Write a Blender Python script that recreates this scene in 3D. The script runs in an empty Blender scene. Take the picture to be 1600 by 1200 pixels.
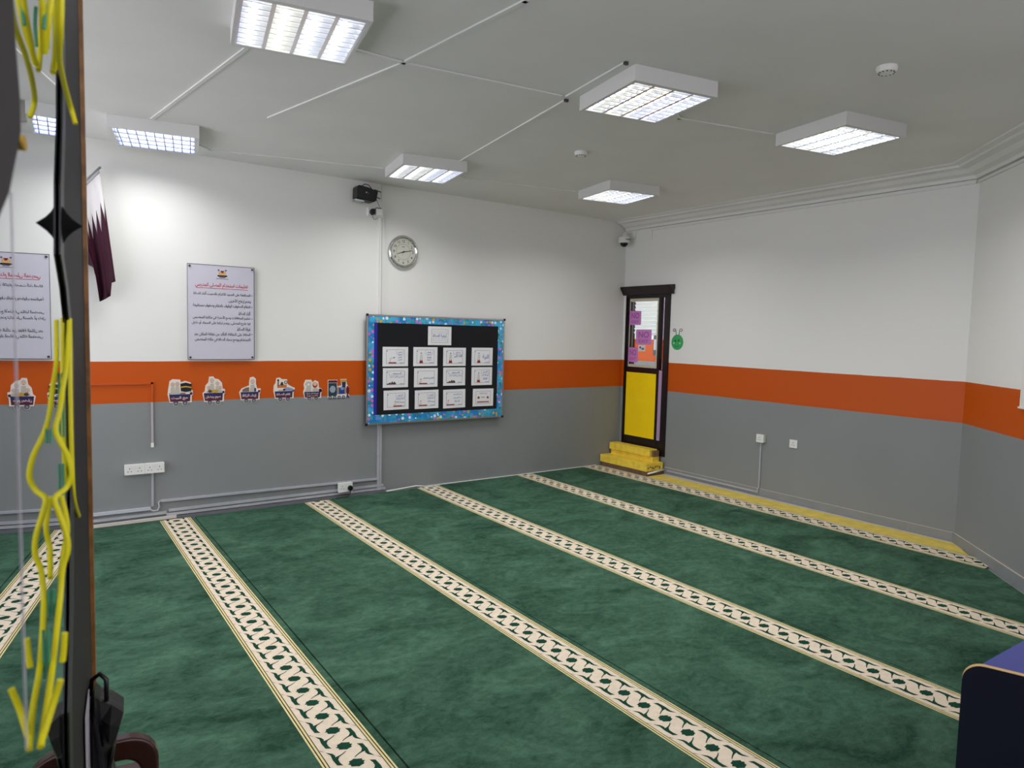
import bpy, bmesh, math, random
from mathutils import Vector, Matrix
random.seed(7)
SC = bpy.context.scene
COL = SC.collection
H = 3.064            # ceiling height
Z0, Z1 = 0.9997, 1.3377   # painted band
TH = -0.0146
V = Vector

# ---------------------------------------------------------------- materials
def lin(c):
    return tuple(((x/255/12.92) if x/255 <= .04045 else ((x/255+.055)/1.055)**2.4) for x in c)
MATS = {}
def mat(name, rgb, rough=.6, metal=0., noise=0., nscale=8., spec=.5, bump=0., bscale=200., emit=0.):
    if name in MATS: return MATS[name]
    m = bpy.data.materials.new(name); m.use_nodes = True
    nt = m.node_tree; b = nt.nodes['Principled BSDF']
    c = lin(rgb)+(1,)
    b.inputs['Base Color'].default_value = c
    b.inputs['Roughness'].default_value = rough
    b.inputs['Metallic'].default_value = metal
    b.inputs['Specular IOR Level'].default_value = spec
    if noise or bump:
        tc = nt.nodes.new('ShaderNodeTexCoord')
    if noise:
        n = nt.nodes.new('ShaderNodeTexNoise'); n.inputs['Scale'].default_value = nscale; n.inputs['Detail'].default_value = 6
        nt.links.new(tc.outputs['Object'], n.inputs['Vector'])
        r = nt.nodes.new('ShaderNodeValToRGB')
        r.color_ramp.elements[0].position = .3; r.color_ramp.elements[1].position = .7
        r.color_ramp.elements[0].color = tuple(max(0, x*(1-noise)) for x in c[:3])+(1,)
        r.color_ramp.elements[1].color = tuple(min(1, x*(1+noise)) for x in c[:3])+(1,)
        nt.links.new(n.outputs['Fac'], r.inputs['Fac']); nt.links.new(r.outputs['Color'], b.inputs['Base Color'])
    if bump:
        n2 = nt.nodes.new('ShaderNodeTexNoise'); n2.inputs['Scale'].default_value = bscale; n2.inputs['Detail'].default_value = 4
        nt.links.new(tc.outputs['Object'], n2.inputs['Vector'])
        bp = nt.nodes.new('ShaderNodeBump'); bp.inputs['Strength'].default_value = bump; bp.inputs['Distance'].default_value = .004
        nt.links.new(n2.outputs['Fac'], bp.inputs['Height']); nt.links.new(bp.outputs['Normal'], b.inputs['Normal'])
    if emit:
        b.inputs['Emission Color'].default_value = c; b.inputs['Emission Strength'].default_value = emit
    MATS[name] = m
    return m

def wall_material(name, dz=0, white=(226,226,222), orange=(190,80,6), grey=(132,136,136)):
    """white above, orange band, grey below, split by height; slight roller unevenness"""
    m = bpy.data.materials.new(name); m.use_nodes = True; nt = m.node_tree; b = nt.nodes['Principled BSDF']
    b.inputs['Roughness'].default_value = .48; b.inputs['Specular IOR Level'].default_value = .35
    g = nt.nodes.new('ShaderNodeNewGeometry'); s = nt.nodes.new('ShaderNodeSeparateXYZ')
    nt.links.new(g.outputs['Position'], s.inputs['Vector'])
    n = nt.nodes.new('ShaderNodeTexNoise'); n.inputs['Scale'].default_value = 3.; n.inputs['Detail'].default_value = 3
    nt.links.new(g.outputs['Position'], n.inputs['Vector'])
    wob = nt.nodes.new('ShaderNodeMath'); wob.operation = 'MULTIPLY_ADD'
    wob.inputs[1].default_value = .006; nt.links.new(n.outputs['Fac'], wob.inputs[0]); nt.links.new(s.outputs['Z'], wob.inputs[2])
    def step(z):
        c = nt.nodes.new('ShaderNodeMath'); c.operation = 'GREATER_THAN'; c.inputs[1].default_value = z+.003+dz
        nt.links.new(wob.outputs[0], c.inputs[0]); return c
    a, c2 = step(Z0), step(Z1)
    def mix(f, A, B):
        x = nt.nodes.new('ShaderNodeMix'); x.data_type = 'RGBA'
        nt.links.new(f, x.inputs[0])
        for sock, v in ((x.inputs[6], A), (x.inputs[7], B)):
            if isinstance(v, tuple): sock.default_value = lin(v)+(1,)
            else: nt.links.new(v, sock)
        return x.outputs[2]
    n3 = nt.nodes.new('ShaderNodeTexNoise'); n3.inputs['Scale'].default_value = 1.3; n3.inputs['Detail'].default_value = 5
    nt.links.new(g.outputs['Position'], n3.inputs['Vector'])
    gv = mix(n3.outputs['Fac'], tuple(x-5 for x in grey), tuple(x+5 for x in grey))
    base = mix(c2.outputs[0], mix(a.outputs[0], gv, orange), white)
    nt.links.new(base, b.inputs['Base Color'])
    n2 = nt.nodes.new('ShaderNodeTexNoise'); n2.inputs['Scale'].default_value = 60
    nt.links.new(g.outputs['Position'], n2.inputs['Vector'])
    bp = nt.nodes.new('ShaderNodeBump'); bp.inputs['Strength'].default_value = .08; bp.inputs['Distance'].default_value = .003
    nt.links.new(n2.outputs['Fac'], bp.inputs['Height']); nt.links.new(bp.outputs['Normal'], b.inputs['Normal'])
    return m

def carpet_material(name):
    m = bpy.data.materials.new(name); m.use_nodes = True; nt = m.node_tree; b = nt.nodes['Principled BSDF']
    b.inputs['Roughness'].default_value = .95; b.inputs['Specular IOR Level'].default_value = .1
    g = nt.nodes.new('ShaderNodeNewGeometry')
    mp = nt.nodes.new('ShaderNodeMapping'); mp.inputs['Scale'].default_value = (1.3, 1.9, 1); mp.inputs['Rotation'].default_value = (0,0,.6)
    nt.links.new(g.outputs['Position'], mp.inputs['Vector'])
    n = nt.nodes.new('ShaderNodeTexNoise'); n.inputs['Scale'].default_value = 1.6; n.inputs['Detail'].default_value = 9; n.inputs['Roughness'].default_value = .62; n.inputs['Distortion'].default_value = 1.1
    nt.links.new(mp.outputs['Vector'], n.inputs['Vector'])
    r = nt.nodes.new('ShaderNodeValToRGB'); r.color_ramp.elements[0].position = .37; r.color_ramp.elements[1].position = .63
    r.color_ramp.elements[0].color = lin((36,64,49))+(1,); r.color_ramp.elements[1].color = lin((76,110,90))+(1,)
    g2 = nt.nodes.new('ShaderNodeTexNoise'); g2.inputs['Scale'].default_value = 13; g2.inputs['Detail'].default_value = 8; g2.inputs['Roughness'].default_value = .7; g2.inputs['Distortion'].default_value = .6
    nt.links.new(mp.outputs['Vector'], g2.inputs['Vector'])
    av = nt.nodes.new('ShaderNodeMix'); av.inputs[0].default_value = .42
    nt.links.new(n.outputs['Fac'], av.inputs[2]); nt.links.new(g2.outputs['Fac'], av.inputs[3]); nt.links.new(av.outputs[0], r.inputs['Fac'])
    f = nt.nodes.new('ShaderNodeTexNoise'); f.inputs['Scale'].default_value = 260; f.inputs['Detail'].default_value = 3
    nt.links.new(g.outputs['Position'], f.inputs['Vector'])
    mx = nt.nodes.new('ShaderNodeMix'); mx.data_type = 'RGBA'; mx.blend_type = 'OVERLAY'; mx.inputs[0].default_value = .35
    nt.links.new(r.outputs['Color'], mx.inputs[6]); nt.links.new(f.outputs['Fac'], mx.inputs[7])
    nt.links.new(mx.outputs[2], b.inputs['Base Color'])
    bp = nt.nodes.new('ShaderNodeBump'); bp.inputs['Strength'].default_value = .5; bp.inputs['Distance'].default_value = .004
    nt.links.new(f.outputs['Fac'], bp.inputs['Height']); nt.links.new(bp.outputs['Normal'], b.inputs['Normal'])
    return m

def seaside_material(name):
    """printed paper border: turquoise water with scattered coloured shapes"""
    m = bpy.data.materials.new(name); m.use_nodes = True; nt = m.node_tree; b = nt.nodes['Principled BSDF']
    b.inputs['Roughness'].default_value = .45
    g = nt.nodes.new('ShaderNodeNewGeometry')
    w = nt.nodes.new('ShaderNodeTexNoise'); w.inputs['Scale'].default_value = 9; nt.links.new(g.outputs['Position'], w.inputs['Vector'])
    wr = nt.nodes.new('ShaderNodeValToRGB'); wr.color_ramp.elements[0].color = lin((20,120,190))+(1,); wr.color_ramp.elements[1].color = lin((70,170,215))+(1,)
    wr.color_ramp.elements[0].position=.4; wr.color_ramp.elements[1].position=.6
    nt.links.new(w.outputs['Fac'], wr.inputs['Fac'])
    v = nt.nodes.new('ShaderNodeTexVoronoi'); v.inputs['Scale'].default_value = 27; v.inputs['Randomness'].default_value = .9
    nt.links.new(g.outputs['Position'], v.inputs['Vector'])
    hs = nt.nodes.new('ShaderNodeSeparateColor'); nt.links.new(v.outputs['Color'], hs.inputs[0])
    cr = nt.nodes.new('ShaderNodeValToRGB'); cr.color_ramp.interpolation = 'CONSTANT'
    e = cr.color_ramp.elements; e[0].color = lin((70,155,150))+(1,); e[1].position = .28; e[1].color = lin((205,110,190))+(1,)
    for p, c in ((.42,(215,235,240)),(.62,(205,165,40)),(.74,(60,130,110)),(.88,(120,130,210))):
        q = e.new(p); q.color = lin(c)+(1,)
    nt.links.new(hs.outputs[0], cr.inputs['Fac'])
    lt = nt.nodes.new('ShaderNodeMath'); lt.operation = 'LESS_THAN'; lt.inputs[1].default_value = .60
    n5 = nt.nodes.new('ShaderNodeTexNoise'); n5.inputs['Scale'].default_value = 70; nt.links.new(g.outputs['Position'], n5.inputs['Vector'])
    ad = nt.nodes.new('ShaderNodeMath'); ad.operation = 'MULTIPLY_ADD'; ad.inputs[1].default_value = .35
    nt.links.new(n5.outputs['Fac'], ad.inputs[0]); nt.links.new(v.outputs['Distance'], ad.inputs[2])
    nt.links.new(ad.outputs[0], lt.inputs[0])
    mx = nt.nodes.new('ShaderNodeMix'); mx.data_type = 'RGBA'
    nt.links.new(lt.outputs[0], mx.inputs[0]); nt.links.new(wr.outputs['Color'], mx.inputs[6]); nt.links.new(cr.outputs['Color'], mx.inputs[7])
    nt.links.new(mx.outputs[2], b.inputs['Base Color'])
    return m

def clear_glass(name, tint=(235,240,240)):
    m = bpy.data.materials.new(name); m.use_nodes = True; nt = m.node_tree; nt.nodes.clear()
    o = nt.nodes.new('ShaderNodeOutputMaterial'); t = nt.nodes.new('ShaderNodeBsdfTransparent'); gl = nt.nodes.new('ShaderNodeBsdfGlossy')
    t.inputs['Color'].default_value = lin(tint)+(1,); gl.inputs['Roughness'].default_value = .01
    fr = nt.nodes.new('ShaderNodeFresnel'); fr.inputs['IOR'].default_value = 1.5
    x = nt.nodes.new('ShaderNodeMixShader')
    gm = nt.nodes.new('ShaderNodeNewGeometry'); ff = nt.nodes.new('ShaderNodeMath'); ff.operation = 'SUBTRACT'; ff.inputs[0].default_value = 1
    nt.links.new(gm.outputs['Backfacing'], ff.inputs[1]); mu = nt.nodes.new('ShaderNodeMath'); mu.operation = 'MULTIPLY'
    nt.links.new(fr.outputs[0], mu.inputs[0]); nt.links.new(ff.outputs[0], mu.inputs[1])
    nt.links.new(mu.outputs[0], x.inputs[0]); nt.links.new(t.outputs[0], x.inputs[1]); nt.links.new(gl.outputs[0], x.inputs[2]); nt.links.new(x.outputs[0], o.inputs[0])
    return m
def emitter(name, rgb, strength):
    m = bpy.data.materials.new(name); m.use_nodes = True; nt = m.node_tree; nt.nodes.clear()
    o = nt.nodes.new('ShaderNodeOutputMaterial'); e = nt.nodes.new('ShaderNodeEmission')
    e.inputs['Color'].default_value = lin(rgb)+(1,); e.inputs['Strength'].default_value = strength
    nt.links.new(e.outputs[0], o.inputs[0]); return m

M_wall = wall_material('painted_wall')
M_ceil = mat('ceiling_paint', (220,220,217), .7, noise=.03, nscale=2)
M_white = mat('white_paint', (222,222,218), .45)
M_hous = mat('light_housing_paint', (212,212,210), .5)
M_whitepl = mat('white_plastic', (226,226,222), .35)
M_trunkgrey = mat('grey_painted_trunking', (168,171,176), .4, noise=.06, nscale=12)
M_greyp = mat('grey_paint', (132,136,136), .5, noise=.06, nscale=10)
M_orange = mat('orange_paint', (190,80,6), .45)
M_carpet = carpet_material('green_carpet_pile')
M_cream = mat('cream_yarn', (222,208,186), .95, noise=.07, nscale=40, spec=.1, bump=.4, bscale=260)
M_yel = mat('pale_gold_yarn', (216,204,150), .95, spec=.1, noise=.08, nscale=60)
M_brown = mat('dark_brown_yarn', (52,44,26), .95, spec=.1)
M_dgreen = mat('dark_green_yarn', (27,66,50), .95, spec=.1, noise=.15, nscale=30)
M_black = mat('black_plastic', (14,14,18), .4)
M_blackcard = mat('black_card', (17,18,23), .7)
M_dark = mat('dark_gunmetal', (58,58,60), .35)
M_paper = mat('white_paper', (226,226,228), .6)
M_ink = mat('black_ink', (22,22,26), .6)
M_blue = mat('blue_ink', (38,72,150), .6)
M_red = mat('red_ink', (190,24,40), .6)
M_line = mat('grey_ink_line', (110,112,122), .6)
M_chrome = mat('chrome', (225,225,225), .12, metal=1)
M_alu = mat('aluminium', (205,208,210), .3, metal=1)
M_louvre = mat('bright_aluminium_louvre', (232,234,238), .22, metal=1)
M_frame = mat('dark_brown_door_paint', (27,17,20), .35, noise=.2, nscale=20)
M_ypaint = mat('worn_yellow_paint', (238,208,72), .45, noise=.14, nscale=14)
M_yfloor = mat('yellow_floor_paint', (226,202,92), .5, noise=.12, nscale=10)
M_ycard = mat('yellow_card', (255,216,0), .5, noise=.04, nscale=6)
M_wood = mat('brown_plywood', (128,100,74), .6, noise=.25, nscale=18)
M_gold = mat('gold_brown_edge', (136,94,48), .45, noise=.45, nscale=26)
M_pink = mat('pink_paper', (206,132,200), .6)
M_pinkink = mat('violet_ink', (150,76,150), .6)
M_ribbon = mat('yellow_ribbon', (222,212,8), .45)
M_teal = mat('teal_ribbon_back', (60,140,100), .5)
M_tape = mat('pale_tape', (196,192,200), .35)
M_choc = mat('brown_chair_plastic', (58,28,24), .22, spec=.6)
M_bag = mat('black_bag_plastic', (12,12,14), .35, bump=.6, bscale=30)
M_navyshade = mat('blue_laminate_shaded', (14,16,38), .4)  # the blue laminate again, darkened for panels turned from the lights
M_navytop = mat('blue_laminate', (58,66,140), .4, noise=.05, nscale=60)
M_tan = mat('tan_edge_band', (205,170,110), .45)
M_maroon = mat('maroon_cloth', (56,14,34), .85, noise=.1, nscale=60)
M_flagwhite = mat('white_cloth', (206,204,204), .85)
M_hem = mat('grey_hem_cloth', (160,158,160), .85)
M_green = mat('green_foam', (52,160,90), .6)
M_mirror = mat('reflective_glass', (212,216,222), .0, metal=1)
M_seaside = seaside_material('seaside_print')
M_bluestrip = mat('royal_blue_card', (38,36,150), .6)
M_face = mat('skin_print', (226,178,150), .6)
TUBE = 13.0
LAMP = 14.2
M_tubes = [emitter('tube_cool', (232,236,255), TUBE), emitter('tube_warm', (255,250,222), TUBE)]

# ---------------------------------------------------------------- mesh helpers
class Fr:
    """a drawing frame: point (a,b,c) -> world"""
    def __init__(s, o, ex, ey, ez): s.o, s.x, s.y, s.z = V(o), V(ex), V(ey), V(ez)
    def __call__(s, a, b, c=0): return s.o + s.x*a + s.y*b + s.z*c
RW = V((math.sin(TH), -math.cos(TH), 0)); RN = V((math.cos(TH), math.sin(TH), 0))
BK = Fr((0,0,0), (1,0,0), (0,0,1), (0,-1,0))               # back wall, c points into the room
RT = Fr((0,0,0), RW, (0,0,1), -RN)                         # right wall
CB = RW*3.975
AD = V((-0.733172, -0.680043, 0)); AN = V((-0.680043, 0.733172, 0))
AG = Fr(CB, AD, (0,0,1), AN)                               # angled wall
FL = Fr((0,0,0), (1,0,0), (0,1,0), (0,0,1))                # floor plan
CE = Fr((0,0,H), (1,0,0), (0,1,0), (0,0,-1))               # ceiling, c points down
CAM = V((-6.35006, -6.36964, 1.643))
PN = V((0.99188288, -0.12715484, 0)); PT = V((0.12715484, 0.99188288, 0))
po = CAM - PN*.08; PL = Fr((po.x, po.y, 0), PT, (0,0,1), PN)  # reflective partition: a along it, b up, c towards the room
ID = Fr((0,0,0), (1,0,0), (0,1,0), (0,0,1))

class MB:
    def __init__(s): s.v, s.f, s.m, s.mats = [], [], [], []
    def mi(s, m):
        if m not in s.mats: s.mats.append(m)
        return s.mats.index(m)
    def face(s, pts, m):
        k = len(s.v); s.v += [tuple(p) for p in pts]; s.f.append(list(range(k, k+len(pts)))); s.m.append(s.mi(m))
    def prism(s, fr, pts, c0, c1, m, side=None):
        """polygon pts in the frame plane, from c0 to c1"""
        k = len(s.v); n = len(pts); side = side or m
        s.v += [tuple(fr(a, b, c0)) for a, b in pts] + [tuple(fr(a, b, c1)) for a, b in pts]
        area = sum(pts[i][0]*pts[(i+1)%n][1]-pts[(i+1)%n][0]*pts[i][1] for i in range(n))
        hand = fr.x.cross(fr.y).dot(fr.z)*area*(c1-c0)
        bot, top = list(range(k, k+n)), list(range(k+n, k+2*n))
        if hand > 0: bot = bot[::-1]
        else: top = top[::-1]
        s.f += [bot, top]; s.m += [s.mi(m)]*2
        for i in range(n):
            j = (i+1) % n
            q = [k+i, k+j, k+n+j, k+n+i]
            if hand < 0: q = q[::-1]
            s.f.append(q); s.m.append(s.mi(side))
        return s
    def box(s, fr, a0, a1, b0, b1, c0, c1, m, side=None):
        return s.prism(fr, [(a0,b0),(a1,b0),(a1,b1),(a0,b1)], c0, c1, m, side)
    def disc(s, fr, a, b, ra, rb, c0, c1, m, n=24, rot=0):
        return s.prism(fr, [(a+ra*math.cos(rot+2*math.pi*i/n), b+rb*math.sin(rot+2*math.pi*i/n)) for i in range(n)], c0, c1, m)
    def ring(s, fr, a, b, prof, m, n=48):
        """lathe about the frame's c axis; prof = [(r, c)...]"""
        k = len(s.v); q = len(prof)
        for i in range(n):
            t = 2*math.pi*i/n
            for r, c in prof: s.v.append(tuple(fr(a+r*math.cos(t), b+r*math.sin(t), c)))
        for i in range(n):
            for j in range(q-1):
                s.f.append([k+i*q+j, k+((i+1)%n)*q+j, k+((i+1)%n)*q+j+1, k+i*q+j+1]); s.m.append(s.mi(m))
        return s
    def tube(s, pts, r, m, n=8):
        pts = [V(p) for p in pts]; k = len(s.v); N = len(pts)
        up = None
        for i, p in enumerate(pts):
            d = (pts[min(i+1, N-1)]-pts[max(i-1, 0)]).normalized()
            if up is None: up = d.orthogonal().normalized()
            up = (up - d*up.dot(d)).normalized(); sd = d.cross(up)
            rr = r[i] if isinstance(r, (list, tuple)) else r
            for j in range(n):
                t = 2*math.pi*j/n; s.v.append(tuple(p+up*(rr*math.cos(t))+sd*(rr*math.sin(t))))
        for i in range(N-1):
            for j in range(n):
                s.f.append([k+i*n+j, k+i*n+(j+1)%n, k+(i+1)*n+(j+1)%n, k+(i+1)*n+j]); s.m.append(s.mi(m))
        s.f.append([k+j for j in range(n)][::-1]); s.m.append(s.mi(m)); s.f.append([k+(N-1)*n+j for j in range(n)]); s.m.append(s.mi(m))
        return s
    def strip(s, pts, wdir, w, th, m):
        """flat band of width w (along wdir) and thickness th swept through pts"""
        pts = [V(p) for p in pts]; wd = V(wdir).normalized(); k = len(s.v); N = len(pts)
        for i, p in enumerate(pts):
            d = (pts[min(i+1, N-1)]-pts[max(i-1, 0)]).normalized(); nn = d.cross(wd).normalized()
            for x, y in ((-1,-1),(1,-1),(1,1),(-1,1)): s.v.append(tuple(p+wd*(x*w/2)+nn*(y*th/2)))
        for i in range(N-1):
            for j in range(4):
                s.f.append([k+i*4+j, k+i*4+(j+1)%4, k+(i+1)*4+(j+1)%4, k+(i+1)*4+j]); s.m.append(s.mi(m))
        s.f += [[k,k+1,k+2,k+3], [k+(N-1)*4+j for j in range(4)]]; s.m += [s.mi(m)]*2
        return s
    def text(s, fr, txt, cx, cy, c, m, w=None, h=None, right=None):
        """lettering laid flat in the frame plane; fitted to width w or to height h"""
        vs, fs = glyphs(txt)
        if not vs: return s
        x0, x1 = min(v[0] for v in vs), max(v[0] for v in vs); y0, y1 = min(v[1] for v in vs), max(v[1] for v in vs)
        sx = w/(x1-x0) if w else None; sy = h/(y1-y0) if h else None
        if sx is None: sx = sy
        if sy is None: sy = sx
        ox = (x0+x1)/2 if right is None else x1
        X = cx if right is None else right
        k = len(s.v)
        s.v += [tuple(fr(X+(x-ox)*sx, cy+(y-(y0+y1)/2)*sy, c)) for x, y in vs]
        for f in fs: s.f.append([k+i for i in f]); s.m.append(s.mi(m))
        return s
    def build(s, name, parent=None, smooth=False, bevel=0, seg=2, origin=None, auto=False):
        me = bpy.data.meshes.new(name)
        off = V((0,0,0))
        if parent is not None and parent.get('_org'): off = V(parent['_org'])
        if parent is None and origin is not None: off = V(origin)
        me.from_pydata([tuple(V(p)-off) for p in s.v], [], s.f)
        for m in s.mats: me.materials.append(m)
        me.polygons.foreach_set('material_index', s.m)
        if smooth: me.polygons.foreach_set('use_smooth', [True]*len(me.polygons))
        me.update()
        o = bpy.data.objects.new(name, me); COL.objects.link(o)
        if parent is not None:
            o.parent = parent
            if parent.type == 'MESH' : pass
            o['_org'] = list(off)
        elif origin is not None: o.location = origin; o['_org'] = list(off)
        if smooth and auto:
            bm = bmesh.new(); bm.from_mesh(me); bmesh.ops.remove_doubles(bm, verts=bm.verts, dist=1e-5)
            for e in bm.edges:
                if len(e.link_faces) == 2 and e.calc_face_angle() > .6: e.smooth = False
            bm.to_mesh(me); bm.free()
        if bevel:
            b = o.modifiers.new('edges', 'BEVEL'); b.width = bevel; b.segments = seg; b.limit_method = 'ANGLE'
        return o

# ---- Arabic lettering: letters take their joined shapes, then run right to left
_A = {}
for ch, code, n in (('ء',0xFE80,1),('آ',0xFE81,2),('أ',0xFE83,2),('ؤ',0xFE85,2),('إ',0xFE87,2),('ئ',0xFE89,4),('ا',0xFE8D,2),('ب',0xFE8F,4),('ة',0xFE93,2),
    ('ت',0xFE95,4),('ث',0xFE99,4),('ج',0xFE9D,4),('ح',0xFEA1,4),('خ',0xFEA5,4),('د',0xFEA9,2),('ذ',0xFEAB,2),('ر',0xFEAD,2),('ز',0xFEAF,2),('س',0xFEB1,4),
    ('ش',0xFEB5,4),('ص',0xFEB9,4),('ض',0xFEBD,4),('ط',0xFEC1,4),('ظ',0xFEC5,4),('ع',0xFEC9,4),('غ',0xFECD,4),('ف',0xFED1,4),('ق',0xFED5,4),('ك',0xFED9,4),
    ('ل',0xFEDD,4),('م',0xFEE1,4),('ن',0xFEE5,4),('ه',0xFEE9,4),('و',0xFEED,2),('ى',0xFEEF,2),('ي',0xFEF1,4)): _A[ch] = (code, n)
_LA = {'آ':0xFEF5,'أ':0xFEF7,'إ':0xFEF9,'ا':0xFEFB}
def shape(t):
    out = []; i = 0; prev = False
    while i < len(t):
        ch = t[i]
        if ch not in _A: out.append(ch); prev = False; i += 1; continue
        if ch == 'ل' and i+1 < len(t) and t[i+1] in _LA:
            out.append(chr(_LA[t[i+1]]+(1 if prev else 0))); prev = False; i += 2; continue
        code, n = _A[ch]
        nxt = i+1 < len(t) and t[i+1] in _A and _A[t[i+1]][1] >= 2 and n == 4
        f = (3 if nxt else 1) if prev and n >= 2 else (2 if nxt else 0)
        out.append(chr(code+f)); prev = nxt; i += 1
    return ''.join(reversed(out))
_G = {}
def glyphs(t):
    if t in _G: return _G[t]
    s = shape(t) if any(c in _A for c in t) else t
    cu = bpy.data.curves.new('tmp', 'FONT'); cu.body = s; cu.size = 1; cu.resolution_u = 3; cu.offset = .012
    ob = bpy.data.objects.new('tmp', cu); COL.objects.link(ob)
    dg = bpy.context.evaluated_depsgraph_get(); dg.update()
    me = ob.evaluated_get(dg).to_mesh()
    r = ([(v.co.x, v.co.y) for v in me.vertices], [list(p.vertices) for p in me.polygons])
    ob.evaluated_get(dg).to_mesh_clear()
    bpy.data.objects.remove(ob); bpy.data.curves.remove(cu)
    _G[t] = r
    return r

# ---------------------------------------------------------------- object helpers
def tag(o, label, cat, group=None, kind=None):
    if label: o['label'] = label
    if cat: o['category'] = cat
    if group: o['group'] = group
    if kind: o['kind'] = kind
    return o
def thing(name, loc, label, cat, group=None):
    o = bpy.data.objects.new(name, None); o.empty_display_size = .05; COL.objects.link(o); o.location = loc; o['_org'] = list(loc)
    return tag(o, label, cat, group)
def struct(mb, name, **k):
    o = mb.build(name, **k); o['kind'] = 'structure'; return o

# ---------------------------------------------------------------- room shell
def shell():
    fp = [(-8.0,0.0),(0.0,0.0),(CB.x,CB.y),(-2.92,-6.63),(-2.92,-7.4),(-8.0,-7.4)]
    big = [(-8.12,.12),(.12,.12),(.12,-4.05),(-2.8,-6.72),(-2.8,-7.52),(-8.12,-7.52)]
    struct(MB().prism(FL, big, -.1, 0, M_greyp), 'floor')
    struct(MB().prism(FL, big, H, H+.1, M_ceil), 'ceiling')
    struct(MB().box(BK, -8.12, .12, 0, H, -.12, 0, M_wall), 'wall_back')
    # right wall with a door opening
    D0, D1, DZ = .05, .79, 2.21
    w = MB(); w.box(RT, 0, D0, 0, H, -.12, 0, M_wall); w.box(RT, D0, D1, DZ, H, -.12, 0, M_wall); w.box(RT, D0, D1, 0, .204, -.12, 0, M_wall); w.box(RT, D1, 4.0, 0, H, -.12, 0, M_wall)
    struct(w, 'wall_right')
    struct(MB().box(AG, 0, 3.92, 0, H, -.12, 0, M_wall), 'wall_angled')
    struct(MB().box(FL, -8.12, -8.0, -7.4, -3.4, 0, H, M_wall), 'wall_left_unseen')  # unseen; stops short so the world fill enters beyond its end
    struct(MB().box(FL, -8.12, -2.8, -7.52, -7.4, 0, 1.9, M_wall), 'wall_rear_unseen')  # unseen; kept low so world fill lifts the ceiling more than the floor
    # cornice along the right and angled walls
    prof = [(0,2.956),(.035,2.958),(.04,2.985),(.085,3.0),(.12,3.028),(.185,3.034),(.19,3.05),(.24,3.056),(.245,H),(0,H)]
    def cornice(name, fr, a0, a1, m0, m1):
        b = MB(); k = 0; n = len(prof)
        vs = [tuple(fr(a0+m0*c, z, c)) for c, z in prof]+[tuple(fr(a1+m1*c, z, c)) for c, z in prof]
        b.v = vs; b.mi(M_ceil)
        for i in range(n):
            j = (i+1) % n; b.f.append([i, j, n+j, n+i]); b.m.append(0)
        b.f += [list(range(n)), list(range(n, 2*n))]; b.m += [0,0]
        struct(b, name)
    turn = math.tan(math.acos(max(-1,min(1,RW.dot(AD))))/2)
    cornice('trim_1', RT, .02, 3.975, 0, -turn)
    cornice('trim_2', AG, 0, 3.9, turn, 0)
    # skirting of the right and angled walls, with the cracked pale paint line on its top
    b = MB(); b.box(RT, .795, 3.968, 0, .085, 0, .02, M_greyp); b.box(RT, .795, 3.966, .0852, .0868, .0, .007, M_cream)
    struct(b, 'baseboard_right')
    b = MB(); b.box(AG, .006, 3.9, 0, .085, 0, .02, M_greyp); b.box(AG, .006, 3.9, .0852, .0868, 0, .007, M_cream)
    struct(b, 'baseboard_angled')
    b = MB(); b.box(BK, -2.9, -.4, 0, .014, 0, .018, M_whitepl); struct(b, 'baseboard_back')
    # yellow painted strip of floor between carpet and right wall
    b = MB(); b.prism(FL, [(-.105,-.83),(-.345,-.83),(-.345,-4.19),(-.26,-4.12),(-.105,-3.985)], .0002, .010, M_yfloor); struct(b, 'trim_3')
    b = MB(); b.prism(FL, [(-.036,-.83),(-.1045,-.83),(-.1045,-3.985),(-.26,-4.12),(-.228,-4.10),(-.086,-3.968)], .0003, .012, M_tape); struct(b, 'trim_4')
shell()

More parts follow.
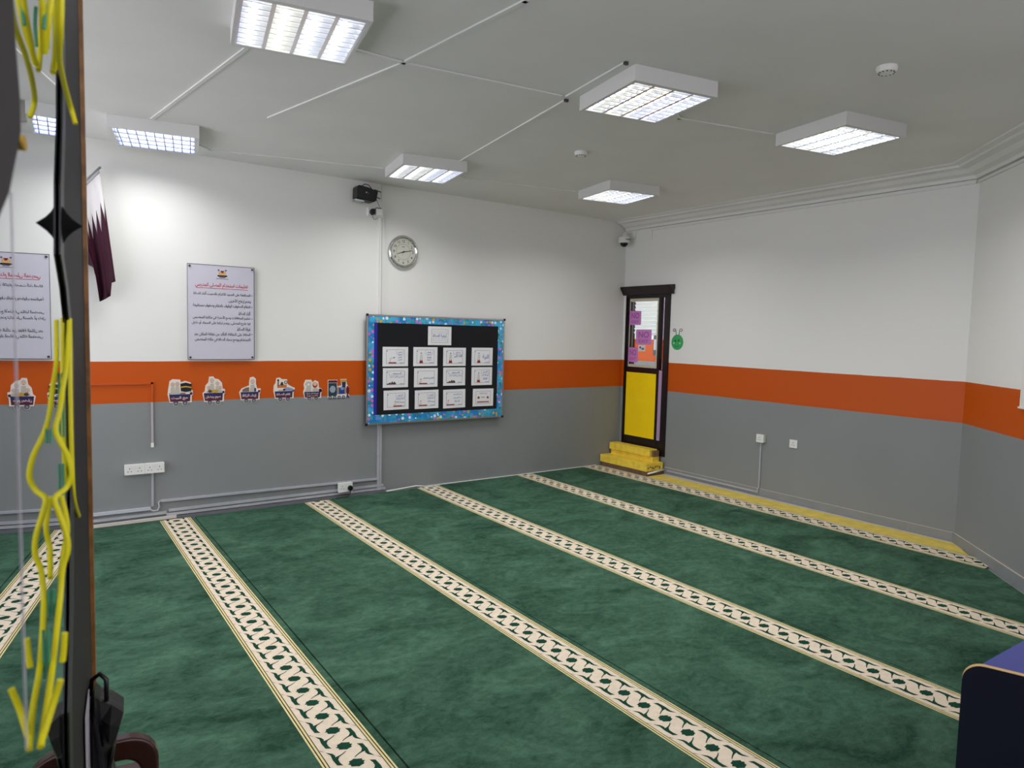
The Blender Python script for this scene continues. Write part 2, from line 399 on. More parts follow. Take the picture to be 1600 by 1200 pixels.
# ---------------------------------------------------------------- carpets
def carpets():
    # left/right edge of each woven border: x = a + k*y
    S = [(-5.370,.0182,-5.135,.0182),(-4.148,.0182,-3.913,.0182),(-2.953,.018,-2.699,.018),(-1.651,.0318,-1.436,.0247),(-.628,-.002,-.372,.0)]
    phase = [(-5.332,-3.706),(-4.122,-4.398),(-2.915,-5.055),(-1.663,-4.362),(-.5,-2.0)]
    def wallx(y): return CB.x + AD.x*((y-CB.y)/AD.y)-.02     # angled wall
    labels = ['green prayer carpet strip under the left wall with its woven border beneath the double socket',
      'green prayer carpet strip whose woven border starts under the white socket on the trunking',
      'green prayer carpet strip whose woven border meets the wall below the picture board',
      'green prayer carpet strip with border meeting the back wall right of the picture board',
      'green prayer carpet strip along the right wall, ending at the yellow steps',]
    per = .125
    star = [(-21,-22),(-24,-9),(-28,-1),(-22,8),(-12,27),(-3,24),(4,32),(11,24),(21,23),(24,10),(28,1),(22,-8),(13,-25),(2,-24),(-5,-32),(-11,-23)]
    up = [(-52,47),(-40,67),(0,70),(32,66),(60,76),(38,56),(22,52),(12,55),(13,45),(16,33),(22,19),(29,8),(26,6),(18,17),(11,30),(5,42),(-9,51),(-30,52)]
    thin = [(56,73),(61,77),(84,91),(78,91)]
    for i in range(5):
        La, Lk, Ra, Rk = S[i]
        mgn = .03 if i < 4 else 0.0
        if i == 0: l0, lk = -7.98, 0
        else: l0, lk = S[i-1][2]+.038, S[i-1][3]
        yt = -.075 if i < 2 else -.052 if i == 2 else -.03
        yb = -7.38
        def L(y): return l0+lk*y
        def R(y): return Ra+Rk*y+mgn
        right, left = [], []
        ys = [yt+(yb-yt)*q/60 for q in range(61)]
        pts_r, pts_l = [], []
        for y in ys:
            lim = wallx(y)-.06 if y < -3.95 else 9
            if y < -6.5: lim = min(lim, -2.98)
            r = min(R(y), lim); l = L(y)
            if r-l < .02: break
            pts_r.append((r, y)); pts_l.append((l, y))
        b = MB(); b.prism(FL, pts_l+pts_r[::-1], .0006, .012, M_carpet)
        o = b.build('prayer_carpet'); tag(o, labels[i], 'carpet', 'green prayer carpet strips')
        # woven border: rails, braid and dark openings
        yend = -6.4
        if i == 3: yend = -5.9
        if i == 4: yend = -4.40
        if i == 2: yend = -6.9
        b = MB(); hw = .1165
        z0 = .0121
        top = yt-.002
        def fr_at(y):
            xl, xr = La+Lk*y, Ra+Rk*y
            return (xl+xr)/2, (xr-xl)/2/hw
        def P(u, v):       # u runs along -y in metres from the border's far end, v across, both in metres
            y = top-u; c, k = fr_at(y); return (c+v*k, y)
        n = len(range(0, 64)); ulen = top-yend
        def band(v0, v1, z, m):
            N = 24
            for q in range(N):
                u0, u1 = ulen*q/N, ulen*(q+1)/N
                b.prism(Fr((0,0,0),(1,0,0),(0,1,0),(0,0,1)), [P(u0,v0),P(u0,v1),P(u1,v1),P(u1,v0)], .0122, z, m)
        band(-hw, hw, .0126, M_brown)
        for sgn in (-1, 1):
            A = sorted((sgn*.1165, sgn*.1095)); band(A[0], A[1], .0130, M_yel)
            A = sorted((sgn*.1045, sgn*.0965)); band(A[0], A[1], .0130, M_yel)
        band(-.0925, .0925, .0130, M_cream)
        u_ph = top-phase[i][1]
        k0 = int(math.ceil((0-u_ph)/per))-1
        k = k0
        def flat(poly, uc, sg, m, z):
            q = [(uc+sg*a/1000, sg*bq/1000) for a, bq in poly]
            q = [(min(max(u, 0), ulen), v) for u, v in q]
            if max(u for u, _ in q)-min(u for u, _ in q) < .01: return
            b.face([V((*P(u, v), z)) for u, v in q], m)
        while u_ph+k*per < ulen+per:
            uc = u_ph+k*per
            flat(star, uc+per/2, 1, M_dgreen, .0134)
            for sg in (1,-1):
                flat(up, uc, sg, M_dgreen, .0134); flat(thin, uc, sg, M_brown, .0134)
            k += 1
        b.build('woven_border', o)
carpets()

# ---------------------------------------------------------------- ceiling lights
def light_proto(deep=.030, lampk=1, M_louvre=M_louvre):
    t = thing('ceiling_light', (0,0,0), '', '')
    a, bq, d = .275, .288, .085
    C = Fr((0,0,0), (1,0,0), (0,1,0), (0,0,-1))
    h = MB()
    h.box(C, -a, a, -bq, bq, .0, .006, M_hous)
    h.box(C, -a, -a+.008, -bq, bq, .006, d, M_hous); h.box(C, a-.008, a, -bq, bq, .006, d, M_hous)
    h.box(C, -a+.008, a-.008, -bq, -bq+.008, .006, d, M_hous); h.box(C, -a+.008, a-.008, bq-.008, bq, .006, d, M_hous)
    r = .016
    h.box(C, -a+.008, -a+r, -bq+.008, bq-.008, d-.003, d, M_hous); h.box(C, a-r, a-.008, -bq+.008, bq-.008, d-.003, d, M_hous)
    h.box(C, -a+r, a-r, -bq+.008, -bq+.03, d-.003, d, M_hous); h.box(C, -a+r, a-r, bq-.03, bq-.008, d-.003, d, M_hous)
    h.build('housing', t)
    lv = MB(); bay = (2*(a-r))/4
    for i in range(5):
        x = -(a-r)+i*bay
        lo, hi = (x-.009, x+.009)
        if i == 0: lo = x
        if i == 4: hi = x
        # V-shaped divider
        lv.prism(Fr((0,-bq+.03,0),(1,0,0),(0,0,-1),(0,1,0)), [(lo,d-.001),(hi,d-.001),(x+.002,d-deep),(x-.002,d-deep)], 0, 2*(bq-.03), M_louvre)
    n = 9
    for i in range(4):
        x0 = -(a-r)+i*bay+.006; x1 = x0+bay-.012
        for j in range(n):
            y = -(bq-.03)+(j+.5)*2*(bq-.03)/n
            lv.prism(Fr((x0,y,0),(0,1,0),(0,0,-1),(1,0,0)), [(-.0035,d-.002),(.0035,d-.002),(.0006,d-.020),(-.0006,d-.020)], 0, x1-x0, M_louvre)
    lv.build('louvre', t)
    for i in range(4):
        x = -(a-r)+(i+.5)*bay
        MB().tube([(x,-bq+.035,-.028),(x,bq-.035,-.028)], .009, M_tubes[1 if i == 1 else 0], 10).build('tube', t, smooth=True)
    ld = bpy.data.lights.new('lamp', 'AREA'); ld.shape = 'RECTANGLE'; ld.size = .50; ld.size_y = .50; ld.energy = LAMP*lampk; ld.color = (1,.99,.99); ld.spread = math.radians(150)
    lo = bpy.data.objects.new('lamp', ld); COL.objects.link(lo); lo.parent = t; lo.location = (0,0,-.0875); lo.visible_camera = False; lo.visible_glossy = False
    return t
proto = light_proto()
side_on = light_proto(.052, .68, mat('dim_reflection_louvre', (150,157,184), .3, metal=1))  # louvre metal tinted blue-grey to paint in its dim reflections
def copy_tree(src):
    r = src.copy(); COL.objects.link(r)
    for ch in src.children:
        c = ch.copy(); COL.objects.link(c); c.parent = r
        for g in ch.children:
            q = g.copy(); COL.objects.link(q); q.parent = c
    return r
LIGHTS = [(-5.25,-3.13,'large bright louvred ceiling light at the top left, cut by the picture edge'),
          (-3.34,-3.47,'louvred ceiling light right of centre with a short white conduit beside it'),
          (-1.80,-3.77,'louvred ceiling light nearest the right wall'),
          (-5.445,-.60,'louvred ceiling light near the flag, fins tinted for dim blue reflections'),
          (-3.43,-1.0,'bright louvred ceiling light above the clock'),
          (-1.54,-1.41,'small far louvred ceiling light above the corner door')]
for i, (x, y, lab) in enumerate(LIGHTS):
    o = proto if i == 0 else side_on if i == 3 else copy_tree(proto)
    o.location = (x, y, H-.0008); o.rotation_euler = (0, 0, math.radians(-11.2+(90 if i == 3 else 0)))
    tag(o, lab, 'ceiling light', 'square louvred ceiling lights')

# ---------------------------------------------------------------- ceiling conduits and fittings
def conduit(name, label, fr, pts, w, h, m, cat='conduit', c0=.0006, group=None, extra=None):
    """flat trunking of width w and height h laid along pts on a surface"""
    b = MB()
    for (a, c), (a2, c2) in zip(pts, pts[1:]):
        dx, dy = a2-a, c2-c; Ln = math.hypot(dx, dy); nx, ny = -dy/Ln*w/2, dx/Ln*w/2; ex, ey = dx/Ln*w/2, dy/Ln*w/2
        b.prism(fr, [(a-ex+nx,c-ey+ny),(a-ex-nx,c-ey-ny),(a2+ex-nx,c2+ey-ny),(a2+ex+nx,c2+ey+ny)], c0, h, m)
    if extra: extra(b)
    o = b.build(name); tag(o, label, cat, group)
    return o
GC = 'white ceiling conduits'
def cc(label, pts, extra=None): conduit('ceiling_conduit', label, CE, pts, .022, .009, M_ceil, group=GC, extra=extra)
cc('white conduit from the large top left light to the light right of centre', [(-4.93,-2.93),(-4.62,-2.935),(-3.66,-3.075)])
cc('white conduit from a bare patch near the back wall up to the cross joint', [(-4.887,-1.47),(-4.624,-2.905)])
cc('white conduit running from the cross joint out of the top of the picture', [(-4.618,-2.965),(-4.53,-3.887),(-4.44,-4.85)])
cc('short white conduit stub with a dark end beside the light right of centre', [(-3.62,-3.10),(-3.715,-3.66)], lambda b: b.box(CE,-3.73,-3.708,-3.69,-3.674,.001,.016,M_dark))
cc('white conduit from the light right of centre down to the light above the clock', [(-3.577,-3.02),(-3.27,-1.30)], lambda b: b.box(CE,-3.595,-3.57,-3.05,-3.034,.001,.016,M_dark))
cc('white conduit running from the top left light to the light near the flag', [(-5.31,-2.83),(-5.515,-.90)])
cc('white conduit along the wall from the flag light to the clock light', [(-5.14,-.40),(-5.0,-.27),(-3.66,-.64)])
cc('white conduit from the clock light to the far light above the corner door', [(-3.13,-.85),(-2.89,-.80),(-1.75,-1.05)])
cc('white conduit joining the light right of centre to the one nearest the right wall', [(-3.03,-3.36),(-2.79,-3.24),(-2.05,-3.42)])
for x, y, lab in ((-2.71,-2.192,'small round slotted white ceiling fitting near the middle of the ceiling'),(-2.641,-4.489,'small round white ceiling fitting at the upper right of the ceiling')):
    t = thing('smoke_detector', (x,y,H), lab, 'detector', 'round ceiling fittings')
    b = MB(); b.ring(CE, x, y, [(0,.001),(.05,.001),(.052,.012),(.044,.03),(.022,.038),(0,.038)], M_white, 32); b.build('detector_body', t, smooth=True, auto=True)
    b = MB()
    for k in range(12):
        q = 2*math.pi*k/12; b.disc(CE, x+.037*math.cos(q), y+.037*math.sin(q), .004, .004, .03, .0355, M_dark, 8)
    b.build('vent_slots', t)

# ---------------------------------------------------------------- back wall: signs and fittings
def poster():
    x0, x1, y0, y1 = -5.134, -4.586, 1.352, 2.160
    t = thing('rules_sign', (x0, -.02, y0), 'white wall sign with a red Arabic heading and black bullet points', 'sign')
    MB().box(BK, x0, x1, y0, y1, .022, .028, mat('sign_face', (196,194,206), .35)).build('sign_panel', t)
    b = MB()
    for c0 in (.0285,):
        for s in ((x0,x1,y0,y0+.004),(x0,x1,y1-.004,y1),(x0,x0+.003,y0,y1),(x1-.005,x1,y0,y1)): b.box(BK, *s, c0, c0+.001, M_dark)
    b.build('edge_line', t)
    for a in (x0+.02, x1-.02):
        for z in (y0+.02, y1-.02):
            MB().disc(BK, a, z, .009, .009, .0005, .036, M_dark, 16).build('standoff', t)
    W, Hh = x1-x0, y1-y0
    fx = lambda p: x0+(p-85)/695*W
    fy = lambda p: y1-(p-98)/982*Hh
    b = MB(); c = .0293
    b.text(BK, 'تعليمات استخدام المصلى المدرسي', 0, fy(312), c, M_red, w=fx(710)-fx(165), h=.047, right=fx(708))
    b.box(BK, fx(180), fx(710), fy(341), fy(337), c-.0005, c, M_red)
    b.build('heading', t)
    b = MB()
    for s, y, a0, a1, bul in (('المحافظة على الهدوء: الالتزام بالصمت أثناء الصلاة',397,145,735,1),('وعدم إزعاج الآخرين.',466,500,740,0),('انتظام الصفوف: الوقوف بانتظام وصفوف مستقيمة',522,140,735,1),
        ('أثناء الصلاة.',586,605,735,0),('تنظيم المتعلقات: وضع الأحذية في مكانها المخصص',643,140,735,1),('لها خارج المصلى، وعدم تركها على السجاد أو داخل',697,128,735,0),('غرفة الصلاة.',760,590,735,0),
        ('الحفاظ على النظافة: التأكد من نظافة المكان بعد',812,150,735,1),('الاستخدام ووضع سجاد الصلاة في مكانه المخصص.',874,152,735,0)):
        b.text(BK, s, 0, fy(y), c, M_ink, w=fx(a1)-fx(a0), h=.039, right=fx(a1))
        if bul: b.disc(BK, fx(752), fy(y), .004, .004, c-.0006, c, M_red if y < 400 else M_ink, 8)
    b.build('lettering', t)
    b = MB(); ex, ey = fx(440), fy(190)
    b.prism(BK, [(ex-.042,ey-.008),(ex+.042,ey-.008),(ex+.036,ey-.02),(ex-.036,ey-.02)], c-.0006, c, M_ink)
    b.prism(BK, [(ex-.028,ey-.021),(ex+.028,ey-.021),(ex+.02,ey-.031),(ex-.02,ey-.031)], c-.0006, c, M_line)
    for dx in (-.02, .0, .02):
        b.disc(BK, ex+dx, ey+.006, .0105, .02, c-.0006, c, mat('emblem_amber', (214,170,110), .6), 14)
    b.prism(BK, [(ex-.016,ey+.03),(ex+.016,ey+.03),(ex+.008,ey+.012),(ex-.006,ey+.012)], c-.0004, c+.0004, mat('emblem_maroon', (120,30,50), .6))
    for dx in (-.03, .029): b.disc(BK, ex+dx, ey+.034, .008, .007, c-.0006, c, mat('emblem_slate', (96,88,110), .6), 12)
    b.box(BK, ex-.05, ex+.05, ey-.041, ey-.037, c-.0006, c, M_line)
    b.build('emblem', t)
poster()

def board():
    x0, x1, y0, y1 = -3.536, -1.893, .704, 1.793
    t = thing('notice_board', (x0, -.02, y0), 'large black notice board with a blue seaside paper border on the back wall', 'notice board')
    MB().box(BK, x0, x1, y0, y1, .0455, .058, M_blackcard).build('backing', t)
    b = MB(); w = .016
    for s in ((x0,x1,y0,y0+w),(x0,x1,y1-w,y1),(x0,x0+w,y0+w,y1-w),(x1-w,x1,y0+w,y1-w)): b.box(BK, *s, .0585, .064, M_alu)
    b.build('metal_frame', t)
    i0, i1, j0, j1 = -3.455, -1.978, .800, 1.712
    b = MB(); c0, c1 = .0585, .0605
    b.box(BK, x0+w, x1-w, j1, y1-w, c0, c1, M_seaside); b.box(BK, x0+w, x1-w, y0+w, j0, c0, c1, M_seaside)
    b.box(BK, x0+w, i0, j0, j1, c0, c1, M_seaside); b.box(BK, i1, x1-w, j0, j1, c0, c1, M_seaside)
    b.build('paper_border', t)
    MB().box(BK, i0, -3.42, j0, j1, c0, .0597, M_bluestrip).build('blue_strip', t)
    for a in (x0+.006, x1-.006):
        for z in (y0+.006, y1-.006): MB().box(BK, a-.012, a+.012, z-.012, z+.012, .0642, .068, M_black).build('corner_cap', t)
    # pictures and lettering cards
    def card(x, z, w, h, rot, label, draw):
        ca, sa = math.cos(rot), math.sin(rot)
        fr = Fr(BK(x, z, .0597), V((ca,0,sa)), V((-sa,0,ca)), (0,-1,0))
        q = thing('prayer_card', fr.o, label, 'card', 'white prayer cards on the notice board')
        MB().box(fr, -w/2, w/2, -h/2, h/2, 0, .0015, M_paper).build('card_sheet', q)
        u, v = w*.36, h*.36
        b = MB()
        for s in ((-u,u,-v,-v+.0025),(-u,u,v-.0025,v),(-u,-u+.0025,-v,v),(u-.0025,u,-v,v)): b.box(fr, *s, .0017, .0021, M_line)
        b.build('printed_frame', q)
        draw(fr, q, u, v)
    c = .0026
    robe = mat('drawn_grey', (150,150,152), .6); rug = mat('red_brown_ink', (140,40,34), .6); hair = mat('brown_ink', (70,46,36), .6)
    def standing(b, g, fr, x, v, s=1):
        g.prism(fr, [(x-.022*s,-v+.004),(x+.022*s,-v+.004),(x+.013*s,-v+.04*s),(x-.013*s,-v+.04*s)], .0018, c, rug)
        b.prism(fr, [(x-.010*s,-v+.03*s),(x+.010*s,-v+.03*s),(x+.007*s,-v+.095*s),(x-.007*s,-v+.095*s)], .0019, c+.0002, mat('drawn_robe',(205,205,202),.6))
        b.box(fr, x-.0115*s, x-.010*s, -v+.04*s, -v+.09*s, .0019, c+.0003, robe); b.box(fr, x+.010*s, x+.0115*s, -v+.04*s, -v+.09*s, .0019, c+.0003, robe)
        b.disc(fr, x, -v+.105*s, .007*s, .008*s, .0019, c+.0002, hair, 12); b.disc(fr, x, -v+.103*s, .0045*s, .0055*s, .002, c+.0004, M_face, 12)
    def kneeling(b, g, fr, x, v):
        g.box(fr, x-.02, x+.075, -v+.003, -v+.014, .0018, c, rug)
        b.prism(fr, [(x-.028,-v+.014),(x+.008,-v+.014),(x+.006,-v+.04),(x-.006,-v+.045)], .0019, c+.0002, mat('drawn_robe',(205,205,202),.6))
        b.disc(fr, x, -v+.053, .007, .007, .002, c+.0003, hair, 12); b.disc(fr, x+.001, -v+.051, .0045, .005, .002, c+.0005, M_face, 10)
    def bowing(b, g, fr, x, v):
        g.box(fr, x-.03, x+.055, -v+.003, -v+.014, .0018, c, rug)
        b.prism(fr, [(x-.02,-v+.014),(x-.008,-v+.014),(x-.008,-v+.045),(x+.022,-v+.055),(x+.022,-v+.065),(x-.02,-v+.055)], .0019, c+.0002, mat('drawn_robe',(205,205,202),.6))
        b.disc(fr, x+.03, -v+.06, .007, .006, .002, c+.0003, hair, 10)
    def prostrate(b, g, fr, x, v):
        b.prism(fr, [(x-.012,-v+.004),(x+.092,-v+.004),(x+.088,-v+.014),(x+.076,-v+.03),(x+.066,-v+.03),(x+.06,-v+.014),(x+.052,-v+.034),(x+.042,-v+.03),(x+.036,-v+.014),(x+.026,-v+.024),(x+.014,-v+.018),(x+.006,-v+.012),(x-.006,-v+.015)], .0018, c, hair)
        g.prism(fr, [(x+.012,-v+.0045),(x+.034,-v+.0045),(x+.03,-v+.012),(x+.016,-v+.012)], c, c+.0004, rug)
    def words(fr, q, rows, u, v, cx, w, big=False, top=True):
        b = MB()
        n = len(rows)
        for k, s in enumerate(rows):
            y = v*.62-k*(v*1.45/max(3, n))
            if n == 1: y = -v*.05
            b.text(fr, s, cx, y, .0024, M_blue, w=w*(1 if len(s) > 7 else .62), h=(.055 if big else .018 if n == 4 else .040 if n == 2 and k == 1 and len(s) < 11 else .024))
        if top:
            y = v*.62; 
            for s in ((cx-w*.55,cx+w*.55,y-.018,y-.0165),(cx-w*.55,cx-w*.55+.0015,y-.018,y+.018),(cx+w*.55-.0015,cx+w*.55,y-.018,y+.018)): b.box(fr, *s, .0018, .0022, M_blue)
        b.build('lettering', q)
    def mk(rows, pose, px, cx, w, big=False, top=True):
        def d(fr, q, u, v):
            b, g = MB(), MB(); pose(b, g, fr, px*u, v); b.build('figure', q); g.build('rug', q); b = MB(); b.box(fr, u*.45, u*.95, -v+.006, -v+.010, .0018, .0022, M_line); b.build('caption_line', q); b = MB(); b.box(fr, -u*.98, -u*.88, v*.72, v*.86, .0018, .0022, M_line); b.build('corner_mark', q)
            words(fr, q, rows, u, v, cx*u, w, big, top)
        return d
    card(-3.222,1.379,.281,.195,.0,'card at the left end of the top row, a bowing figure and four words',mk(['الركوع','سبحان','ربي','العظيم'],bowing,-.45,.5,.07))
    card(-2.882,1.379,.280,.195,.0,'card second from left in the top row, standing figure and long text',mk(['الوقوف','ثم نقرأ','الفاتحة','سورة'],standing,-.5,.42,.08))
    card(-2.533,1.377,.278,.193,.0,'card third from left in the top row, large blue phrase under a boxed word',mk(['ثم نقول','الله أكبر'],standing,-.5,.4,.10,top=True))
    card(-2.183,1.379,.272,.194,.0,'card at the right end of the top row with one large blue word',mk(['النية'],standing,-.45,.45,.13,True,False))
    card(-3.218,1.167,.279,.195,.0,'card at the left end of the middle row with a row of small kneeling figures',mk(['السجود','سبحان ربي الأعلى ٣ مرات'],prostrate,-.85,.15,.16))
    card(-2.873,1.163,.275,.195,.0,'card second from left in the middle row with a boxed long phrase',mk(['الجلوس بين السجدتين'],kneeling,-.6,.3,.125,top=False))
    card(-2.532,1.168,.272,.192,.0,'card third from left in the middle row, figures low left under one line',mk(['السجود','سبحان ربي الأعلى ٣ مرات'],prostrate,-.8,.15,.16))
    card(-2.182,1.166,.268,.195,.0,'card at the right end of the middle row, standing figure and three lines',mk(['القيام','سمع الله لمن','حمده'],standing,-.45,.45,.09))
    card(-3.208,.943,.277,.196,.008,'card at the left end of the bottom row with a kneeling figure on the right',mk(['التسليم','السلام عليكم','ورحمة الله'],kneeling,-.1,.45,.09))
    card(-2.860,.937,.277,.193,.008,'card second from left in the bottom row with a kneeling figure on the left',mk(['التشهد','السلام عليكم','ورحمة الله'],kneeling,-.7,.5,.08))
    card(-2.527,.932,.274,.198,.010,'card third from left in the bottom row, slightly tilted, with three blue lines',mk(['ثم التشهد','نقرأ التحيات','للصلاة'],kneeling,-.75,.35,.10,top=False))
    def dots(fr, q, u, v):
        for sx in (-1,1): MB().prism(fr, [(sx*u*.62-.016,-.012),(sx*u*.62+.016,-.012),(sx*u*.62+.008,.012),(sx*u*.62-.008,.012)], .0018, c, rug).build('rug', q)
        MB().box(fr, -.025, .02, -.002, .004, .0018, c, hair).build('caption_line', q)
        MB().prism(fr, [(-u*.8,-v*.8)]+[(u*.8,-v*.8)]+[(u*.8-k*u*.1,-v*.72+(.012 if k%2 else 0)) for k in range(17)], .0018, c, rug).build('figure', q)
        w = MB(); w.text(fr, 'ثم نكرر الركعة', 0, v*.62, .0024, M_blue, w=.10, h=.022); w.build('lettering', q)
    card(-2.160,.933,.268,.192,-.008,'card at the right end of the bottom row with scattered small drawings',dots)
    def title(fr, q, u, v):
        b = MB()
        for y in (-.048, -.030, .03, .048): b.box(fr, -u, u, y, y+.0018, .0018, .0022, M_line)
        b.build('ruled_lines', q)
        w = MB(); w.text(fr, 'كيفية الصلاة', 0, .0, .0026, M_blue, w=.17, h=.042); w.build('lettering', q)
    card(-2.717,1.595,.278,.193,.0,'title card alone at the top centre of the notice board',title)
board()

def clock():
    x, z = -3.131, 2.426
    t = thing('wall_clock', BK(x,z,0), 'round chrome wall clock with a silver face beside the white conduit', 'clock')
    MB().ring(BK, x, z, [(0,.001),(.150,.001),(.163,.012),(.165,.028),(.158,.042),(.146,.046),(.136,.040),(.130,.028)], M_chrome, 64).build('rim', t, smooth=True)
    MB().disc(BK, x, z, .133, .133, .020, .026, mat('clock_face', (196,196,184), .45), 64).build('dial', t)
    b = MB()
    for n in range(1, 13):
        q = math.pi/2-2*math.pi*n/12
        b.text(BK, str(n), x+.105*math.cos(q), z+.105*math.sin(q), .0268, M_ink, h=.026)
    b.ring(BK, x, z, [(.076,.0264),(.079,.0264)], M_line, 48)
    b.box(BK, x-.018, x+.014, z+.048, z+.053, .0262, .0266, M_ink)
    b.build('numerals', t)
    def hand(name, ang, ln, w, c, back=.015):
        ca, sa = math.cos(ang), math.sin(ang); fr = Fr(BK(x,z,0), V((ca,0,sa)), V((-sa,0,ca)), (0,-1,0))
        MB().prism(fr, [(-back,-w),(ln,-w*.5),(ln,w*.5),(-back,w)], c, c+.0015, M_ink).build(name, t)
    hand('minute_hand', math.radians(12), .100, .0028, .0300)
    hand('hour_hand', math.radians(199), .072, .0042, .0275)
    hand('second_hand', math.radians(245), .045, .001, .0322)
    MB().disc(BK, x, z, .006, .006, .026, .036, M_ink, 12).build('hub', t)
clock()

def flag():
    t = thing('flag', (-5.8,-.12,2.2), 'maroon and white flag with a serrated edge hanging on the back wall beside the partition', 'flag')
    # sloping hem from upper right to lower left; cloth hangs from it in folds
    NT = 14; sub = 4; N = NT*sub
    def top(s): return (-5.764-.40*s, 2.812-.47*s)
    def bot(s):
        pts = [(0,-5.668,1.968),(.10,-5.70,1.955),(.1001,-5.702,1.856),(.30,-5.772,1.806),(.40,-5.80,1.99),(.48,-5.81,2.057),(.66,-5.88,2.124),(1,-6.06,1.98)]
        for (a,xa,za),(b2,xb,zb) in zip(pts, pts[1:]):
            if s <= b2: k = (s-a)/(b2-a) if b2 > a else 0; return (xa+(xb-xa)*k, za+(zb-za)*k)
        return pts[-1][1:]
    def y(s, k): return -.115-.035*math.sin(s*17+.5)*(.3+.7*k)-.02*math.sin(s*41)*k
    rows = 14
    def col(s): 
        (xt,zt),(xb,zb) = top(s), bot(s)
        # right edge sweeps: nearly straight drop then slight outward drift
        def at(k):
            kk = k; bx = xt+(xb-xt)*(kk**.9); return V((bx, y(s,k), zt+(zb-zt)*kk))
        return at
    ss = [i/N for i in range(N+1)]
    def border(i):   # fraction down the drop where white meets maroon
        ph = (i % sub)/sub; tri = 1-abs(2*ph-1)
        s = i/N
        return .255+.05*s+ .20*tri
    whites, mar, hem = MB(), MB(), MB()
    HEM = .03
    for i in range(N):
        A, B = col(ss[i]), col(ss[i+1])
        hem.face([A(0),B(0),B(HEM),A(HEM)], M_hem)
        ka, kb = border(i), border(i+1)
        for r in range(4):
            f0, f1 = r/4, (r+1)/4
            whites.face([A(HEM+(ka-HEM)*f0),B(HEM+(kb-HEM)*f0),B(HEM+(kb-HEM)*f1),A(HEM+(ka-HEM)*f1)], M_flagwhite)
        for r in range(10):
            f0, f1 = r/10, (r+1)/10
            mar.face([A(ka+(1-ka)*f0),B(kb+(1-kb)*f0),B(kb+(1-kb)*f1),A(ka+(1-ka)*f1)], M_maroon)
    for nm, b in (('hem', hem), ('white_field', whites), ('maroon_field', mar)):
        o = b.build(nm, t, smooth=True)
        bm = bmesh.new(); bm.from_mesh(o.data); bmesh.ops.remove_doubles(bm, verts=bm.verts, dist=1e-5); bm.to_mesh(o.data); bm.free()
        sd = o.modifiers.new('cloth', 'SOLIDIFY'); sd.thickness = .003
    MB().tube([(-5.752,-.10,2.836),(-6.2,-.075,2.31)], .009, M_alu, 10).build('flag_pole', t, smooth=True)
    MB().box(BK, -6.235, -6.175, 2.26, 2.35, .0005, .085, M_alu).build('wall_bracket', t)
flag()

